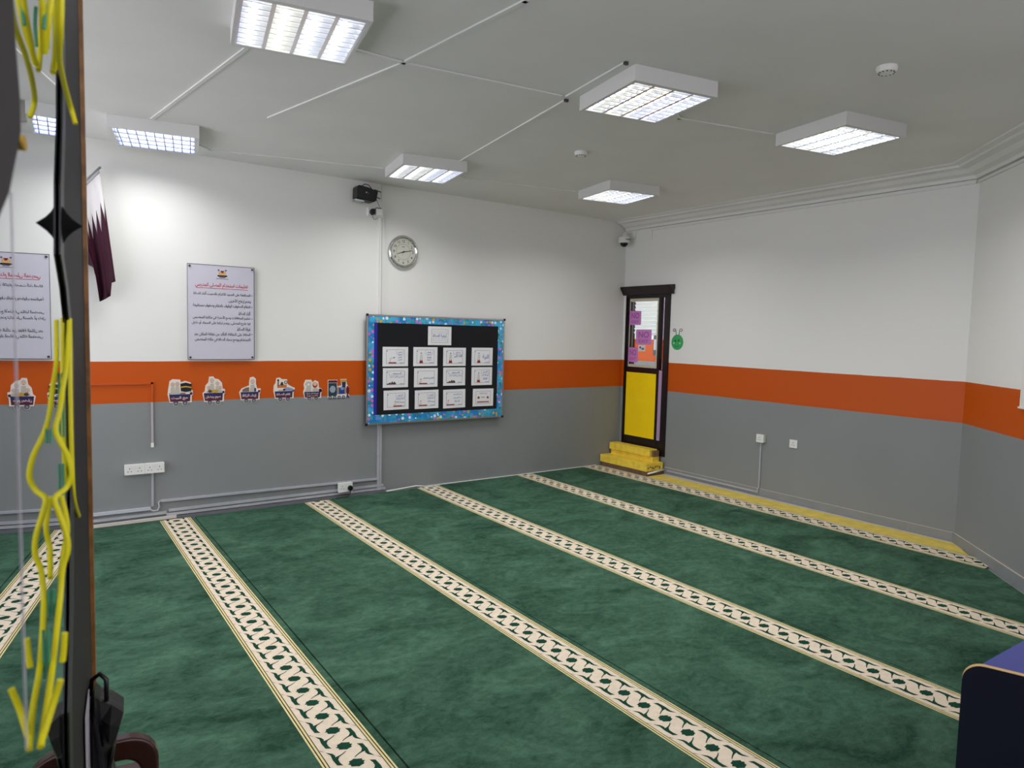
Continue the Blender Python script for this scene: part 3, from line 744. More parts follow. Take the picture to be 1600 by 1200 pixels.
# ---- wagon train cut-outs
def stickers():
    navy, mar = mat('wagon_navy', (36,34,84), .5), mat('wagon_maroon', (84,22,48), .5)
    tyre, hubm = mat('wheel_slate', (62,68,84), .5), mat('wheel_pale', (150,160,172), .5)
    cut, robe, skin = mat('cutout_white', (224,214,204), .55), mat('robe_print', (184,178,166), .55), M_face
    brownp, goldp, blackp = mat('brown_print', (92,56,36), .55), mat('gold_print', (190,150,60), .55), mat('black_print', (24,22,24), .55)
    c0 = .0006
    def wagon(x0, x1, zb, zt, label, txt, outline, art, txt2=None):
        W, Hh = x1-x0, zt-zb
        t = thing('train_sticker', BK(x0, zb, 0), label, 'wall sticker', 'paper train stickers on the orange band')
        P = lambda u, v: (x0+u*W, zb+v*Hh)
        pts = [P(u, v) for u, v in outline]
        b = MB(); b.prism(BK, pts, c0, .004, cut)
        for u in (.32,.68): b.disc(BK, *P(u,.115), W*.115, W*.115, c0, .004, cut, 20)
        b.build('card_shape', t)
        b = MB()
        b.prism(BK, [P(.06,.44),P(.9,.44),P(.88,.18),P(.1,.18)], .0042, .0052, mar)
        b.prism(BK, [P(.06,.44),P(.9,.44),P(.893,.34),P(.075,.34)], .0053, .0056, navy)
        b.disc(BK, *P(.93,.46), W*.06, W*.06, .0042, .0052, mar, 16)
        b.build('wagon_body', t)
        b = MB()
        b.text(BK, txt, *P(.47, .30 if not txt2 else .36), .006, M_paper, w=W*.66, h=Hh*(.13 if not txt2 else .09))
        if txt2: b.text(BK, txt2, *P(.47,.25), .006, M_paper, w=W*.6, h=Hh*.08)
        b.build('lettering', t)
        for u in (.32,.68):
            b = MB(); b.disc(BK, *P(u,.115), W*.095, W*.095, .0042, .0055, tyre, 20); b.disc(BK, *P(u,.115), W*.05, W*.05, .0056, .0062, hubm, 16); b.disc(BK, *P(u,.115), W*.02, W*.02, .0063, .0066, M_ink, 10); b.build('wheel', t)
        cur['t'] = t; cur['n'] = []; b = MB(); art(b, P, W, Hh)
        if b.v: b.build('drawing', t)
    cur = {}
    def person(b0, P, W, u, v, s=1, dark=False):
        b = MB(); dx = .0004*len(cur.setdefault('n', [])); cur['n'].append(1)
        b.prism(BK, [P(u-.10*s,.45),P(u+.10*s,.45),P(u+.06*s,v-.08*s),P(u-.06*s,v-.08*s)], .0042, .0050, robe)
        b.disc(BK, *P(u,v), W*.075*s, W*.085*s, .0051, .0055, blackp if dark else robe, 16)
        b.disc(BK, *P(u,v-.015), W*.05*s, W*.055*s, .0056, .0060, skin, 14)
        for d in (-.02,.02): b.disc(BK, *P(u+d*s,v), W*.008, W*.008, .0061, .0063, M_ink, 6)
        b.box(BK, *sorted((P(u-.02*s,0)[0],P(u+.02*s,0)[0])), P(0,v-.05*s)[1], P(0,v-.04*s)[1], .0061, .0063, M_ink)
        b.v = [(x, y-dx, z) for x, y, z in b.v]; b.build('figure', cur['t'])
    def kaaba(b, P, W, Hh):
        person(b, P, W, .2, .80, 1.1); person(b, P, W, .38, .82, 1.1)
        b.prism(BK, [P(.5,.82),P(.72,.86),P(.95,.80),P(.93,.55),P(.72,.52),P(.52,.56)], .0056, .0064, blackp)
        b.prism(BK, [P(.52,.72),P(.72,.74),P(.94,.70),P(.94,.66),P(.72,.69),P(.52,.67)], .0065, .0068, goldp)
        for k in range(5): b.prism(BK, [P(.52+k*.085,.56),P(.60+k*.085,.56),P(.56+k*.085,.49)], .0057, .0063, robe)
        b.box(BK, P(.06,0)[0], P(.7,0)[0], P(0,.45)[1], P(0,.485)[1], .0042, .0048, brownp)
    def group(b, P, W, Hh):
        person(b, P, W, .42, .86, 1.25); person(b, P, W, .66, .76, 1.1); person(b, P, W, .28, .62, 1.1); person(b, P, W, .78, .62, 1.0)
        b.disc(BK, *P(.33,.50), W*.09, W*.07, .0062, .0066, brownp, 14); b.disc(BK, *P(.55,.50), W*.16, W*.08, .0062, .0066, goldp, 16)
    def one(b, P, W, Hh):
        person(b, P, W, .62, .82, 1.4)
        b.prism(BK, [P(.14,.45),P(.46,.45),P(.46,.62),P(.3,.60),P(.14,.53)], .0043, .0049, mat('taupe_print',(120,104,92),.55))
        b.box(BK, P(.7,0)[0], P(.78,0)[0], P(0,.45)[1], P(0,.58)[1], .0056, .006, navy)
    def mosque(b, P, W, Hh):
        b.box(BK, P(.18,0)[0], P(.62,0)[0], P(0,.58)[1], P(0,.70)[1], .0042, .0050, mat('orange_print',(190,110,60),.55))
        for u, top in ((.22,.95),(.4,.84)): b.box(BK, P(u-.025,0)[0], P(u+.025,0)[0], P(0,.66)[1], P(0,top-.06)[1], .0051, .0056, brownp); b.disc(BK, *P(u,top-.06), W*.045, W*.05, .0051, .0056, blackp, 12)
        b.prism(BK, [P(.3,.70),P(.48,.70),P(.42,.79),P(.36,.79)], .0057, .006, blackp)
        b.ring(BK, *P(.58,.80), [(W*.045,.0054),(W*.08,.0054)], brownp, 18)
        b.prism(BK, [P(.5,.46),P(.95,.46),P(.95,.52),P(.7,.60),P(.5,.56)], .0051, .0056, mat('pale_blue_print',(130,150,180),.55))
        b.disc(BK, *P(.5,.50), W*.06, W*.05, .0057, .006, blackp, 12); b.disc(BK, *P(.36,.47), W*.14, W*.05, .0051,.0056, robe, 14)
    def two(b, P, W, Hh):
        b.prism(BK, [P(.1,.45),P(.42,.45),P(.4,.78),P(.42,.9),P(.2,.92),P(.08,.78),P(.2,.72)], .0042, .005, robe)
        b.disc(BK, *P(.28,.78), W*.06, W*.06, .0051, .0055, M_paper, 14)
        b.disc(BK, *P(.62,.76), W*.13, W*.15, .0051, .0055, mat('red_scarf_print',(150,30,36),.55), 18); b.disc(BK, *P(.62,.80), W*.10, W*.10, .0056, .006, M_face, 16)
        b.prism(BK, [P(.48,.45),P(.8,.45),P(.74,.62),P(.52,.62)], .0042, .005, robe)
        b.disc(BK, *P(.9,.5), W*.09, W*.09, .0042, .0052, mar, 14)
    base = [(.08,.14),(.95,.14),(.96,.38),(1.0,.42),(1.0,.56),(.93,.60)]
    wagon(-5.288,-5.092,.955,1.190,'leftmost train wagon sticker in view, with a black cube drawing','حج البيت', base+[(.92,.86),(.7,.92),(.52,.88),(.5,.97),(.2,.99),(.08,.92),(.02,.6),(.0,.44)], kaaba)
    wagon(-5.016,-4.832,.949,1.206,'train wagon sticker second from left carrying four figures and food','صوم رمضان', base[:5]+[(.9,.58),(.87,.78),(.72,.9),(.55,.93),(.48,1.0),(.3,.99),(.26,.8),(.14,.7),(.1,.5),(.0,.44)], group)
    wagon(-4.712,-4.527,.955,1.198,'train wagon sticker third from left with one figure in white','إيتاء الزكاة', base[:5]+[(.84,.56),(.78,.74),(.78,.92),(.66,1.0),(.5,.97),(.46,.8),(.46,.68),(.12,.58),(.0,.44)], one)
    wagon(-4.413,-4.219,.960,1.186,'train wagon sticker fourth from left with a small brown building','إقام الصلاة', base[:3]+[(1.02,.56),(.86,.62),(.68,.72),(.64,.92),(.4,.93),(.3,1.0),(.14,.98),(.1,.78),(.02,.68),(.0,.44)], mosque)
    wagon(-4.139,-3.956,.957,1.160,'train wagon sticker just behind the engine with two figures','شهادة أن لا إله', base+[(.84,.62),(.8,.9),(.62,.98),(.5,.88),(.42,1.0),(.12,1.0),(.03,.8),(.06,.6),(.0,.44)], two, 'إلا الله محمد رسول الله')
    # engine
    x0, x1, zb, zt = -3.900, -3.676, .960, 1.160; W, Hh = x1-x0, zt-zb; P = lambda u, v: (x0+u*W, zb+v*Hh)
    t = thing('train_sticker', BK(x0, zb, 0), 'blue and maroon steam engine sticker at the right end of the paper train', 'wall sticker', 'paper train stickers on the orange band')
    b = MB(); b.prism(BK, [P(0,.1),P(1,.1),P(.93,.3),P(.95,.62),P(.86,.74),P(.84,1),P(.56,1),P(.6,.7),P(.42,.66),P(.42,.97),P(.0,.97)], c0, .004, cut); b.build('card_shape', t)
    b = MB(); b.box(BK, P(.02,0)[0], P(.4,0)[0], P(0,.2)[1], P(0,.82)[1], .0042, .0050, mat('engine_teal',(28,58,66),.5)); b.disc(BK, *P(.21,.52), W*.13, W*.15, .0051, .0055, hubm, 18); b.build('cab', t)
    MB().prism(BK, [P(.0,.84),P(.42,.84),P(.4,.95),P(.03,.95)], .0042, .0056, mar).build('cab_roof', t)
    b = MB(); b.box(BK, P(.41,0)[0], P(.82,0)[0], P(0,.28)[1], P(0,.6)[1], .0042, .0052, mat('engine_blue',(24,60,140),.5)); b.disc(BK, *P(.64,.56), W*.08, W*.08, .0053, .0058, mat('pale_blue_print',(130,150,180),.55), 14)
    for u in (.46, .78): b.box(BK, P(u-.025,0)[0], P(u+.025,0)[0], P(0,.3)[1], P(0,.66)[1], .0053, .0058, goldp)
    b.build('boiler', t)
    b = MB(); b.prism(BK, [P(.64,.6),P(.78,.6),P(.8,.86),P(.62,.86)], .0059, .0064, navy); b.box(BK, P(.58,0)[0], P(.84,0)[0], P(0,.86)[1], P(0,.98)[1], .0059, .0066, goldp); b.build('chimney', t)
    MB().disc(BK, *P(.89,.45), W*.065, W*.2, .0042, .0058, mar, 20).build('smokebox_door', t)
    MB().prism(BK, [P(.86,.3),P(1,.1),P(.82,.1)], .0042, .0056, tyre).build('cowcatcher', t)
    for u in (.1, .3, .5, .7):
        b = MB(); b.disc(BK, *P(u,.13), W*.075, W*.075, .0059, .0068, tyre, 18); b.disc(BK, *P(u,.13), W*.04, W*.04, .0069, .0073, hubm, 12); b.build('wheel', t)
stickers()

# ---- sockets and trunking on the back wall
def pins(b, fr, a, z, c, s=1):
    for dx, dz, w, h in ((0,.016,.005,.011),(-.012,-.008,.009,.005),(.012,-.008,.009,.005)):
        b.box(fr, a+dx*s-w/2, a+dx*s+w/2, z+dz*s-h/2, z+dz*s+h/2, c, c+.0006, M_dark)
def double_socket(name, fr, a0, z0, label, c=.0006, h=.086, group=None, w=.146):
    t = thing(name, fr(a0, z0, 0), label, 'socket', group)
    MB().box(fr, a0+.003, a0+w-.003, z0+.003, z0+h-.003, c, .032, M_whitepl).build('back_box', t)
    fp = MB().box(fr, a0, a0+w, z0, z0+h, .0325, .041, M_whitepl).build('face_plate', t, bevel=.002)
    b = MB()
    for q in (.25, .75): pins(b, fr, a0+w*q, z0+h*.42, .0412)
    b.build('pin_holes', fp)
    for q in (.42, .58): MB().box(fr, a0+w*q-.007, a0+w*q+.007, z0+h*.62, z0+h*.86, .0412, .045, M_whitepl).build('switch', fp)
    return t
double_socket('double_socket', BK, -5.618, .412, 'white double socket on the left half of the pair low on the back wall', group='paired double sockets')
double_socket('double_socket', BK, -5.4705, .412, 'white double socket on the right half of the pair, above the thin grey conduit', group='paired double sockets')
def single_socket():
    t = thing('switched_socket', BK(-3.81,.07,0), 'white socket box with a black plug, sitting on the low trunking', 'socket')
    MB().box(BK, -3.808, -3.676, .070, .156, .034, .066, M_whitepl).build('back_box', t)
    MB().box(BK, -3.812, -3.672, .066, .160, .0665, .075, M_whitepl).build('face_plate', t, bevel=.002)
    b = MB(); pins(b, BK, -3.775, .11, .0753); b.build('pin_holes', t)
    MB().box(BK, -3.752, -3.738, .125, .147, .0753, .079, M_whitepl).build('switch', t)
    p = thing('plug', BK(-3.70,.10,.075), 'black plug in the socket on the low trunking', 'plug')
    MB().disc(BK, -3.702, .104, .024, .026, .0755, .105, M_black, 20).build('plug_body', p, bevel=.004)
    MB().tube([BK(-3.702,.08,.095),BK(-3.705,.05,.098),BK(-3.74,.022,.095),BK(-3.85,.02,.09)], .0035, M_black, 8).build('cord', p, smooth=True)
single_socket()
GT = 'trunking lines low on the back wall'
conduit('cable_trunking', 'upper grey trunking running to the foot of the tall white conduit', BK, [(-5.34,.166),(-3.385,.148)], .018, .024, M_trunkgrey, 'trunking', group=GT)
conduit('cable_trunking', 'second grey trunking line, just above the floor trunking', BK, [(-5.28,.078),(-3.33,.078)], .022, .022, M_trunkgrey, 'trunking', group=GT)
conduit('cable_trunking', 'third grey trunking line, lowest of the wall run', BK, [(-5.30,.046),(-3.31,.046)], .020, .030, M_trunkgrey, 'trunking', group=GT)
conduit('cable_trunking', 'dark grey flat trunking on the floor along the carpet edge', BK, [(-5.24,.016),(-3.33,.016)], .026, .045, mat('dark_grey_trunking',(104,106,110),.5), 'trunking', group=GT)
conduit('cable_trunking', 'grey trunking line at the left ending below the double sockets', BK, [(-7.9,.118),(-5.44,.112)], .024, .024, mat('light_grey_trunking',(188,191,198),.4), 'trunking', group=GT)
conduit('cable_trunking', 'grey trunking line low at the left behind the loose white lid', BK, [(-7.9,.058),(-5.32,.062)], .022, .020, M_trunkgrey, 'trunking', group=GT)
conduit('cable_trunking', 'cream trunking lid lying loose on the floor at the left', BK, [(-7.9,.020),(-5.25,.024)], .022, .050, mat('cream_trunking',(200,196,184),.45), 'trunking', c0=.026, group=GT)
b = MB(); b.tube([BK(-5.44,.112,.012),BK(-5.41,.088,.012),BK(-5.375,.088,.014),BK(-5.362,.12,.014),BK(-5.368,.155,.013),BK(-5.35,.168,.012)], .007, M_trunkgrey, 10)
tag(b.build('bent_pipe', smooth=True), 'small bent grey pipe joining two trunking runs left of the sockets', 'pipe')
b = MB(); b.tube([BK(-3.3,.02,.055),BK(-3.1,.026,.04),BK(-2.95,.032,.03),BK(-2.86,.02,.035)], .007, M_whitepl, 8)
tag(b.build('white_cable', smooth=True), 'loose white cable on the floor edge below the notice board', 'cable')
conduit('wall_conduit', 'orange painted conduit on the orange band, bending down to a white tip', BK, [(-7.6,1.158),(-5.405,1.158),(-5.408,.66)], .016, .013, M_orange, extra=lambda b: (b.box(BK,-5.4165,-5.3995,.66,.9995,.0131,.0138,M_trunkgrey), b.box(BK,-5.418,-5.398,.625,.662,.0006,.015,M_whitepl)))
conduit('wall_conduit', 'thin grey conduit dropping from the double sockets to the floor trunking', BK, [(-5.41,.405),(-5.413,.135)], .016, .013, M_trunkgrey)
b = MB()
b.box(BK, -3.385, -3.343, .01, .69, .0006, .02, M_trunkgrey); b.box(BK, -3.385, -3.343, 1.0, 2.735, .0006, .020, M_white); b.box(BK, -3.385, -3.343, .69, 1.0, .0006, .02, M_trunkgrey)
b.box(BK, -3.3655, -3.3625, .01, 2.735, .0201, .022, M_greyp); b.box(BK, -3.368, -3.345, 2.735, 3.055, .0006, .018, M_white)
tag(b.build('wall_conduit'), 'tall white conduit running down the back wall past the clock and behind the notice board', 'conduit')

def router():
    t = thing('router', BK(-3.6,2.88,0), 'black angular router box mounted just under the ceiling', 'router')
    ang = math.radians(-4); ca, sa = math.cos(ang), math.sin(ang)
    fr = Fr(BK(-3.57,2.925,.02), V((ca,0,sa)), V((-sa,0,ca)), (0,-1,0))
    MB().prism(fr, [(-.105,.045),(-.10,-.055),(.07,-.065),(.10,-.045),(.11,.045),(.02,.062),(-.085,.068)], .0, .11, M_black).build('router_body', t, bevel=.008)
    b = MB(); b.box(fr, -.016, -.004, .006, .016, .1105, .112, M_paper); b.box(fr, .004, .014, .002, .010, .1105, .112, M_line); b.build('logo_mark', t)
    MB().box(fr, -.11, -.02, -.078, -.066, .02, .10, M_alu).build('shelf_lip', t)
    for z, l in ((.075,.07),(.012,.065)): MB().tube([fr(.09,z-.01,.06), fr(.09+l,z-.02,.06)], .005, M_black, 8).build('antenna', t, smooth=True)
    MB().tube([fr(-.07,.07,.05),fr(-.03,.078,.05),fr(-.01,.1,.05),fr(.03,.1,.05),fr(.06,.075,.05),fr(.075,.05,.05)], .004, M_black, 8).build('top_cable', t, smooth=True)
    MB().tube([fr(.10,.0,.05),BK(-3.43,2.88,.05),BK(-3.405,2.83,.05)], .003, M_line, 6).build('side_cable', t, smooth=True)
    MB().box(BK, -3.63, -3.51, 2.87, 2.96, .0006, .0195, M_black).build('mounting_plate', t)
    s = double_socket('double_socket', BK, -3.520, 2.735, 'white double socket below the black router, holding a plug and an adapter', w=.15)
    p = thing('plug', BK(-3.485,2.77,.042), 'black plug in the socket under the router', 'plug')
    MB().prism(BK, [(-3.507,2.79),(-3.512,2.765),(-3.49,2.742),(-3.468,2.75),(-3.466,2.80),(-3.495,2.804)], .0462, .09, M_black).build('plug_body', p, bevel=.004)
    MB().tube([BK(-3.488,2.742,.07),BK(-3.485,2.72,.07),BK(-3.465,2.705,.06),BK(-3.42,2.722,.04)], .003, M_line, 6).build('cord', p, smooth=True)
    a = thing('power_adapter', BK(-3.42,2.77,.042), 'white power adapter block beside the black plug under the router', 'adapter')
    MB().box(BK, -3.456, -3.388, 2.745, 2.81, .0462, .085, M_whitepl).build('adapter_body', a, bevel=.004)
    MB().box(BK, -3.45, -3.40, 2.8105, 2.818, .05, .08, M_black).build('adapter_top', a)
router()

# ---------------------------------------------------------------- right wall
def dome_camera():
    x, y = -.15, -.115
    t = thing('dome_camera', (x,y,2.8), 'white dome security camera on a bracket in the far corner', 'camera')
    fr = Fr((x,y,0), (1,0,0), (0,1,0), (0,0,1))
    MB().ring(fr, 0, 0, [(0,2.862),(.055,2.862),(.066,2.85),(.068,2.80),(.060,2.79),(0,2.79)], M_whitepl, 32).build('camera_body', t, smooth=True, auto=True)
    MB().ring(fr, 0, 0, [(.05,2.789)]+[(.05*math.cos(q*math.pi/16), 2.789-.05*math.sin(q*math.pi/16)) for q in range(1,9)], mat('smoked_dome',(8,8,10),.08), 28).build('dome', t, smooth=True)
    MB().box(fr, -.04, .04, -.07, -.0682, 2.822, 2.834, M_line).build('badge', t)
    MB().tube([(x,y,2.862),(x,y,2.90),(x+.03,y,2.915),(.0,y,2.915)], .016, M_whitepl, 12).build('bracket_arm', t, smooth=True)
    MB().box(RT, .045, .185, 2.85, 2.935, .0008, .022, M_whitepl).build('wall_plate', t)
dome_camera()

def corner_door():
    t = thing('door_1', RT(.4,.26,0), 'dark brown glazed door with pink papers and a yellow lower panel', 'door'); t['kind'] = 'structure'
    # frame
    b = MB(); J0, J1, B0, HT = .0505, .7895, .205, 2.205
    b.box(RT, J0, .064, B0, HT, -.10, .012, M_frame); b.box(RT, .705, J1, B0, HT, -.10, .014, M_frame)
    b.box(RT, .064, .705, 2.128, HT, -.10, .012, M_frame)
    b.build('door_frame', t)
    MB().prism(Fr(RT(.0,0,0), -RN, (0,0,1), RW), [(.0148,2.150),(.03,2.152),(.085,2.235),(.085,2.255),(.0008,2.262),(.0008,2.207),(.0148,2.203)], .012, .845, M_frame).build('cornice_head', t)
    # leaf
    b = MB(); c0, c1 = -.05, -.008
    b.box(RT, .0645, .078, .26, 2.127, c0, c1, M_frame); b.box(RT, .590, .628, .26, 2.127, c0, c1, M_frame)
    b.box(RT, .078, .59, 2.112, 2.127, c0, c1, M_frame); b.box(RT, .078, .59, 1.19, 1.256, c0, c1, M_frame); b.box(RT, .078, .59, .26, .386, c0, c1, M_frame)
    b.build('door_leaf', t)
    MB().box(RT, .079, .589, 1.257, 2.111, -.034, -.030, clear_glass('clear_glass')).build('glass_pane', t)
    MB().box(RT, .079, .589, .387, 1.189, -.030, -.012, M_ycard).build('yellow_panel', t)
    b = MB()
    def scallop(a0, a1, z0, z1, edge):
        n = 22; pts = []
        if edge == 'b': pts = [(a0,z1)]+[(a0+(a1-a0)*k/n, z0+(.006 if k%2 else 0)) for k in range(n+1)]+[(a1,z1)]
        if edge == 't': pts = [(a0,z0)]+[(a0+(a1-a0)*k/n, z1-(.006 if k%2 else 0)) for k in range(n+1)]+[(a1,z0)]
        if edge == 'l': pts = [(a1,z0)]+[(a0+(.006 if k%2 else 0), z0+(z1-z0)*k/n) for k in range(n+1)]+[(a1,z1)]
        b.prism(RT, pts, -.0296, -.028, mat('cream_trim_paper',(206,196,176),.6))
    scallop(.080, .552, 2.070, 2.111, 'b'); scallop(.080, .552, 1.257, 1.292, 't'); scallop(.548, .588, 1.257, 2.111, 'l'); b.box(RT, .0795, .095, 1.29, 2.07, -.0296, -.028, mat('cream_trim_paper',(206,196,176),.6))
    b.build('scalloped_border', t)
    # sidelight between leaf and jamb
    g = MB(); g.box(RT, .634, .698, 1.245, 2.112, -.014, -.010, clear_glass('sidelight_glass',(205,195,208))); g.build('sidelight_glass', t)
    MB().box(RT, .634, .698, .385, 1.235, -.014, -.007, mat('lavender_strip',(176,150,184),.5)).build('sidelight_panel', t)
    b = MB(); b.box(RT, .6285, .633, .2055, 2.1275, -.05, -.004, M_frame); b.box(RT, .699, .7045, .2055, 2.1275, -.05, -.004, M_frame); b.box(RT, .633, .699, .2055, .384, -.05, -.006, M_frame); b.box(RT, .633, .699, 1.2355, 1.2445, -.05, -.006, M_frame); b.box(RT, .633, .699, 2.1125, 2.1275, -.05, -.006, M_frame)
    b.build('sidelight_frame', t)
    MB().box(RT, .0645, .628, .2055, .259, -.05, .004, M_frame).build('threshold', t)
    # pink notices taped on the glass
    for a0, a1, z0, z1, r, lab in ((.082,.285,1.782,1.957,0,'pink notice taped highest on the door glass'),(.21,.472,1.540,1.726,.01,'pink notice taped in the middle of the door glass, largest of three'),(.082,.252,1.316,1.500,-.02,'pink notice taped low at the left of the door glass')):
        q = thing('pink_notice', RT(a0,z0,-.027), lab, 'notice', 'pink notices on the door glass')
        MB().box(RT, a0, a1, z0, z1, -.0275, -.0265, M_pink).build('notice_sheet', q)
        w = MB(); w.text(RT, 'NO', (a0+a1)/2, z0+(z1-z0)*.66, -.0262, M_pinkink, w=(a1-a0)*.66, h=(z1-z0)*.40); w.text(RT, 'EXIT', (a0+a1)/2, z0+(z1-z0)*.22, -.0262, M_pinkink, w=(a1-a0)*.62, h=(z1-z0)*.2)
        w.build('lettering', q)
    q = thing('white_notice', RT(.2,1.40,-.03), 'small white notice with black marks behind the pink papers on the glass', 'notice')
    MB().box(RT, .255, .375, 1.455, 1.535, -.0275, -.0268, M_paper).build('notice_sheet', q)
    b = MB(); b.box(RT, .275, .30, 1.49, 1.515, -.0266, -.0262, M_ink); b.box(RT, .31, .355, 1.475, 1.50, -.0266, -.0262, M_line); b.build('lettering', q)
    # the lobby beyond the glass, its floor level with the top step
    ML = wall_material('lobby_wall_paint', .26)
    struct(MB().box(RT, -3.0, 1.4, .2, H, -1.72, -1.6, ML), 'wall_lobby')
    struct(MB().box(RT, -3.0, 1.4, .1, .2, -1.6, -.125, M_greyp), 'floor.001')
    struct(MB().box(RT, -3.0, 1.4, 2.9, 3.0, -1.6, -.125, M_ceil), 'ceiling.001')
    struct(MB().box(RT, -3.1, -3.0, .1, H, -1.72, -.125, ML), 'wall_lobby_left'); struct(MB().box(RT, 1.4, 1.5, .1, H, -1.72, -.125, ML), 'wall_lobby_right')
    bl = thing('window_blind', RT(-1.2,1.7,-1.58), 'white slatted blind seen through the glass of the corner door', 'blind')
    MB().box(RT, -1.36, -.70, 2.74, 2.80, -1.598, -1.55, M_white).build('head_rail', bl)
    b = MB()
    for k in range(18):
        z = 1.66+k*.06
        b.prism(Fr(RT(-1.36,z,-1.57), -RN, (0,0,1), RW), [(-.018,0),(-.016,.003),(.018,.046),(.016,.048)], 0, .66, M_white)
    b.build('slats', bl)
    struct(MB().box(RT, -1.46, -1.385, .2, 2.6, -1.5985, -1.56, M_frame), 'trim_5')
    cb = thing('wall_box', RT(-.87,1.5,-1.6), 'dark box on the lobby wall behind the middle pink notice', 'box')
    MB().box(RT, -.93, -.83, 1.36, 1.66, -1.5985, -1.54, M_dark).build('box_body', cb, bevel=.006)
    MB().box(RT, -.915, -.845, 1.44, 1.60, -1.5395, -1.535, M_trunkgrey).build('box_cover', cb)
    lp = thing('lobby_fill_lamp', RT(-.6,2.89,-.9), 'unseen lamp added to light the lobby beyond the corner door', 'lamp')  # added out of view to brighten the lobby
    MB().box(RT, -.9, -.3, 2.86, 2.8995, -1.1, -.7, M_white).build('lamp_body', lp)
    MB().box(RT, -.88, -.32, 2.855, 2.8595, -1.08, -.72, emitter('lobby_fill_diffuser', (255,250,240), 30)).build('diffuser', lp)
corner_door()

def steps():
    t = thing('yellow_steps', (-.2,-.4,0), 'two worn yellow steps in front of the corner door', 'steps')
    f = Fr((0,0,0),(0,-1,0),(1,0,0),(0,0,1))   # a = distance from back wall, b = x
    MB().box(f, .02, .80, -.31, -.022, .0002, .055, M_wood).build('plinth', t)
    MB().box(f, .012, .80, -.335, -.05, .0555, .148, M_ypaint).build('lower_step', t, bevel=.006)
    MB().box(f, .03, .735, -.165, -.052, .1485, .205, M_ypaint).build('riser', t)
    MB().box(f, .02, .705, -.19, -.052, .2055, .292, M_ypaint).build('upper_step', t, bevel=.006)
    MB().box(f, .7055, .735, -.15, -.054, .2055, .28, M_wood).build('upper_end', t)
    b = MB()
    for k in range(7):
        a = .8006; b0 = -.31+k*.032+random.uniform(-.006,.006); z = .10+.012*math.sin(k*1.7)
        b.box(f, a, a+.0015, b0, b0+.02, z-.012, z+.014*random.random()+.004, M_wood)
    b.build('worn_patches', t)
    MB().tube([(-.32,-.815,.036),(-.06,-.82,.062)], .011, M_whitepl, 10).build('end_pipe', t, smooth=True)
steps()

def caterpillar():
    a, z = .912, 1.583
    t = thing('caterpillar_sticker', RT(a,z,0), 'green round smiling face with curled antennae right of the corner door', 'wall sticker')
    MB().disc(RT, a, z, .088, .090, .0008, .005, M_green, 40).build('face', t)
    for d in (-.028,.022): MB().disc(RT, a+d, z+.022-.006*(d<0), .009, .012, .0052, .006, M_ink, 14).build('eye', t)
    for d in (-.05,.042): MB().disc(RT, a+d, z-.012, .012, .011, .0052, .0058, mat('pale_green_print',(150,210,160),.6), 14).build('cheek', t)
    MB().tube([RT(a-.03+.055*k/8-.0, z-.042-.012*math.sin(math.pi*k/8), .0062) for k in range(9)], .0022, M_ink, 6).build('mouth', t)
    for sx in (-1, 1):
        pts = [RT(a+sx*.022, z+.086, .004), RT(a+sx*.024, z+.11, .004), RT(a+sx*.03, z+.13, .004)]
        for k in range(14):
            q = -.2+k*.5; r = .026*(1-k/18); pts.append(RT(a+sx*(.052-r*math.cos(q)), z+.138+r*math.sin(q)*.9, .004))
        MB().tube(pts, .003, M_ink, 6).build('antenna', t, smooth=True)
caterpillar()

def right_sockets():
    t = thing('wall_switch', RT(2.07,.58,0), 'white square socket box on the right wall with a conduit below it', 'socket', 'square plates on the right wall')
    MB().box(RT, 2.072, 2.153, .578, .656, .0006, .034, M_whitepl).build('back_box', t)
    MB().box(RT, 2.069, 2.156, .575, .659, .0345, .042, M_whitepl).build('face_plate', t, bevel=.002)
    b = MB(); pins(b, RT, 2.105, .612, .0422); b.build('pin_holes', t)
    MB().box(RT, 2.128, 2.142, .625, .645, .0422, .046, M_whitepl).build('switch', t)
    t = thing('wall_switch', RT(2.43,.57,0), 'white square socket alone on the right wall without a conduit', 'socket', 'square plates on the right wall')
    MB().box(RT, 2.434, 2.519, .569, .651, .0006, .012, M_whitepl).build('face_plate', t, bevel=.002)
    b = MB(); pins(b, RT, 2.476, .605, .0122); b.build('pin_holes', t)
    MB().box(RT, 2.468, 2.484, .63, .645, .0122, .016, M_whitepl).build('switch', t)
    b = MB(); c0, c1 = .052, .066
    b.box(RT, 2.100, 2.116, .088, .574, .0006, .014, M_trunkgrey); b.box(RT, 2.100, 2.116, .045, .0878, .0204, .034, M_trunkgrey); b.box(RT, .86, 2.0998, .045, .060, .0204, .034, M_trunkgrey)
    tag(b.build('wall_conduit'), 'grey conduit running from the yellow steps along the floor and up to a socket', 'conduit')
    # thin trunking under the cornice
    b = MB(); b.box(RT, .42, 3.955, 2.924, 2.946, .001, .018, M_white); b.box(RT, .442, .452, 2.81, 2.924, .001, .010, M_white)
    tag(b.build('cable_trunking'), 'thin white trunking under the cornice of the right wall with a short drop', 'trunking')
    b = MB(); b.box(AG, .012, 3.9, 2.926, 2.948, .001, .018, M_white)
    tag(b.build('cable_trunking'), 'thin white trunking under the cornice of the angled wall at the far right', 'trunking')
    t = thing('whiteboard', AG(.89,1.22,0), 'whiteboard cut by the right edge of the picture on the angled wall', 'board')
    MB().box(AG, .893, 1.6, 1.225, 1.95, .002, .016, M_white).build('panel_sheet', t)
    MB().box(AG, .888, 1.605, 1.212, 1.2245, .002, .024, M_white).build('lower_rail', t)
right_sockets()

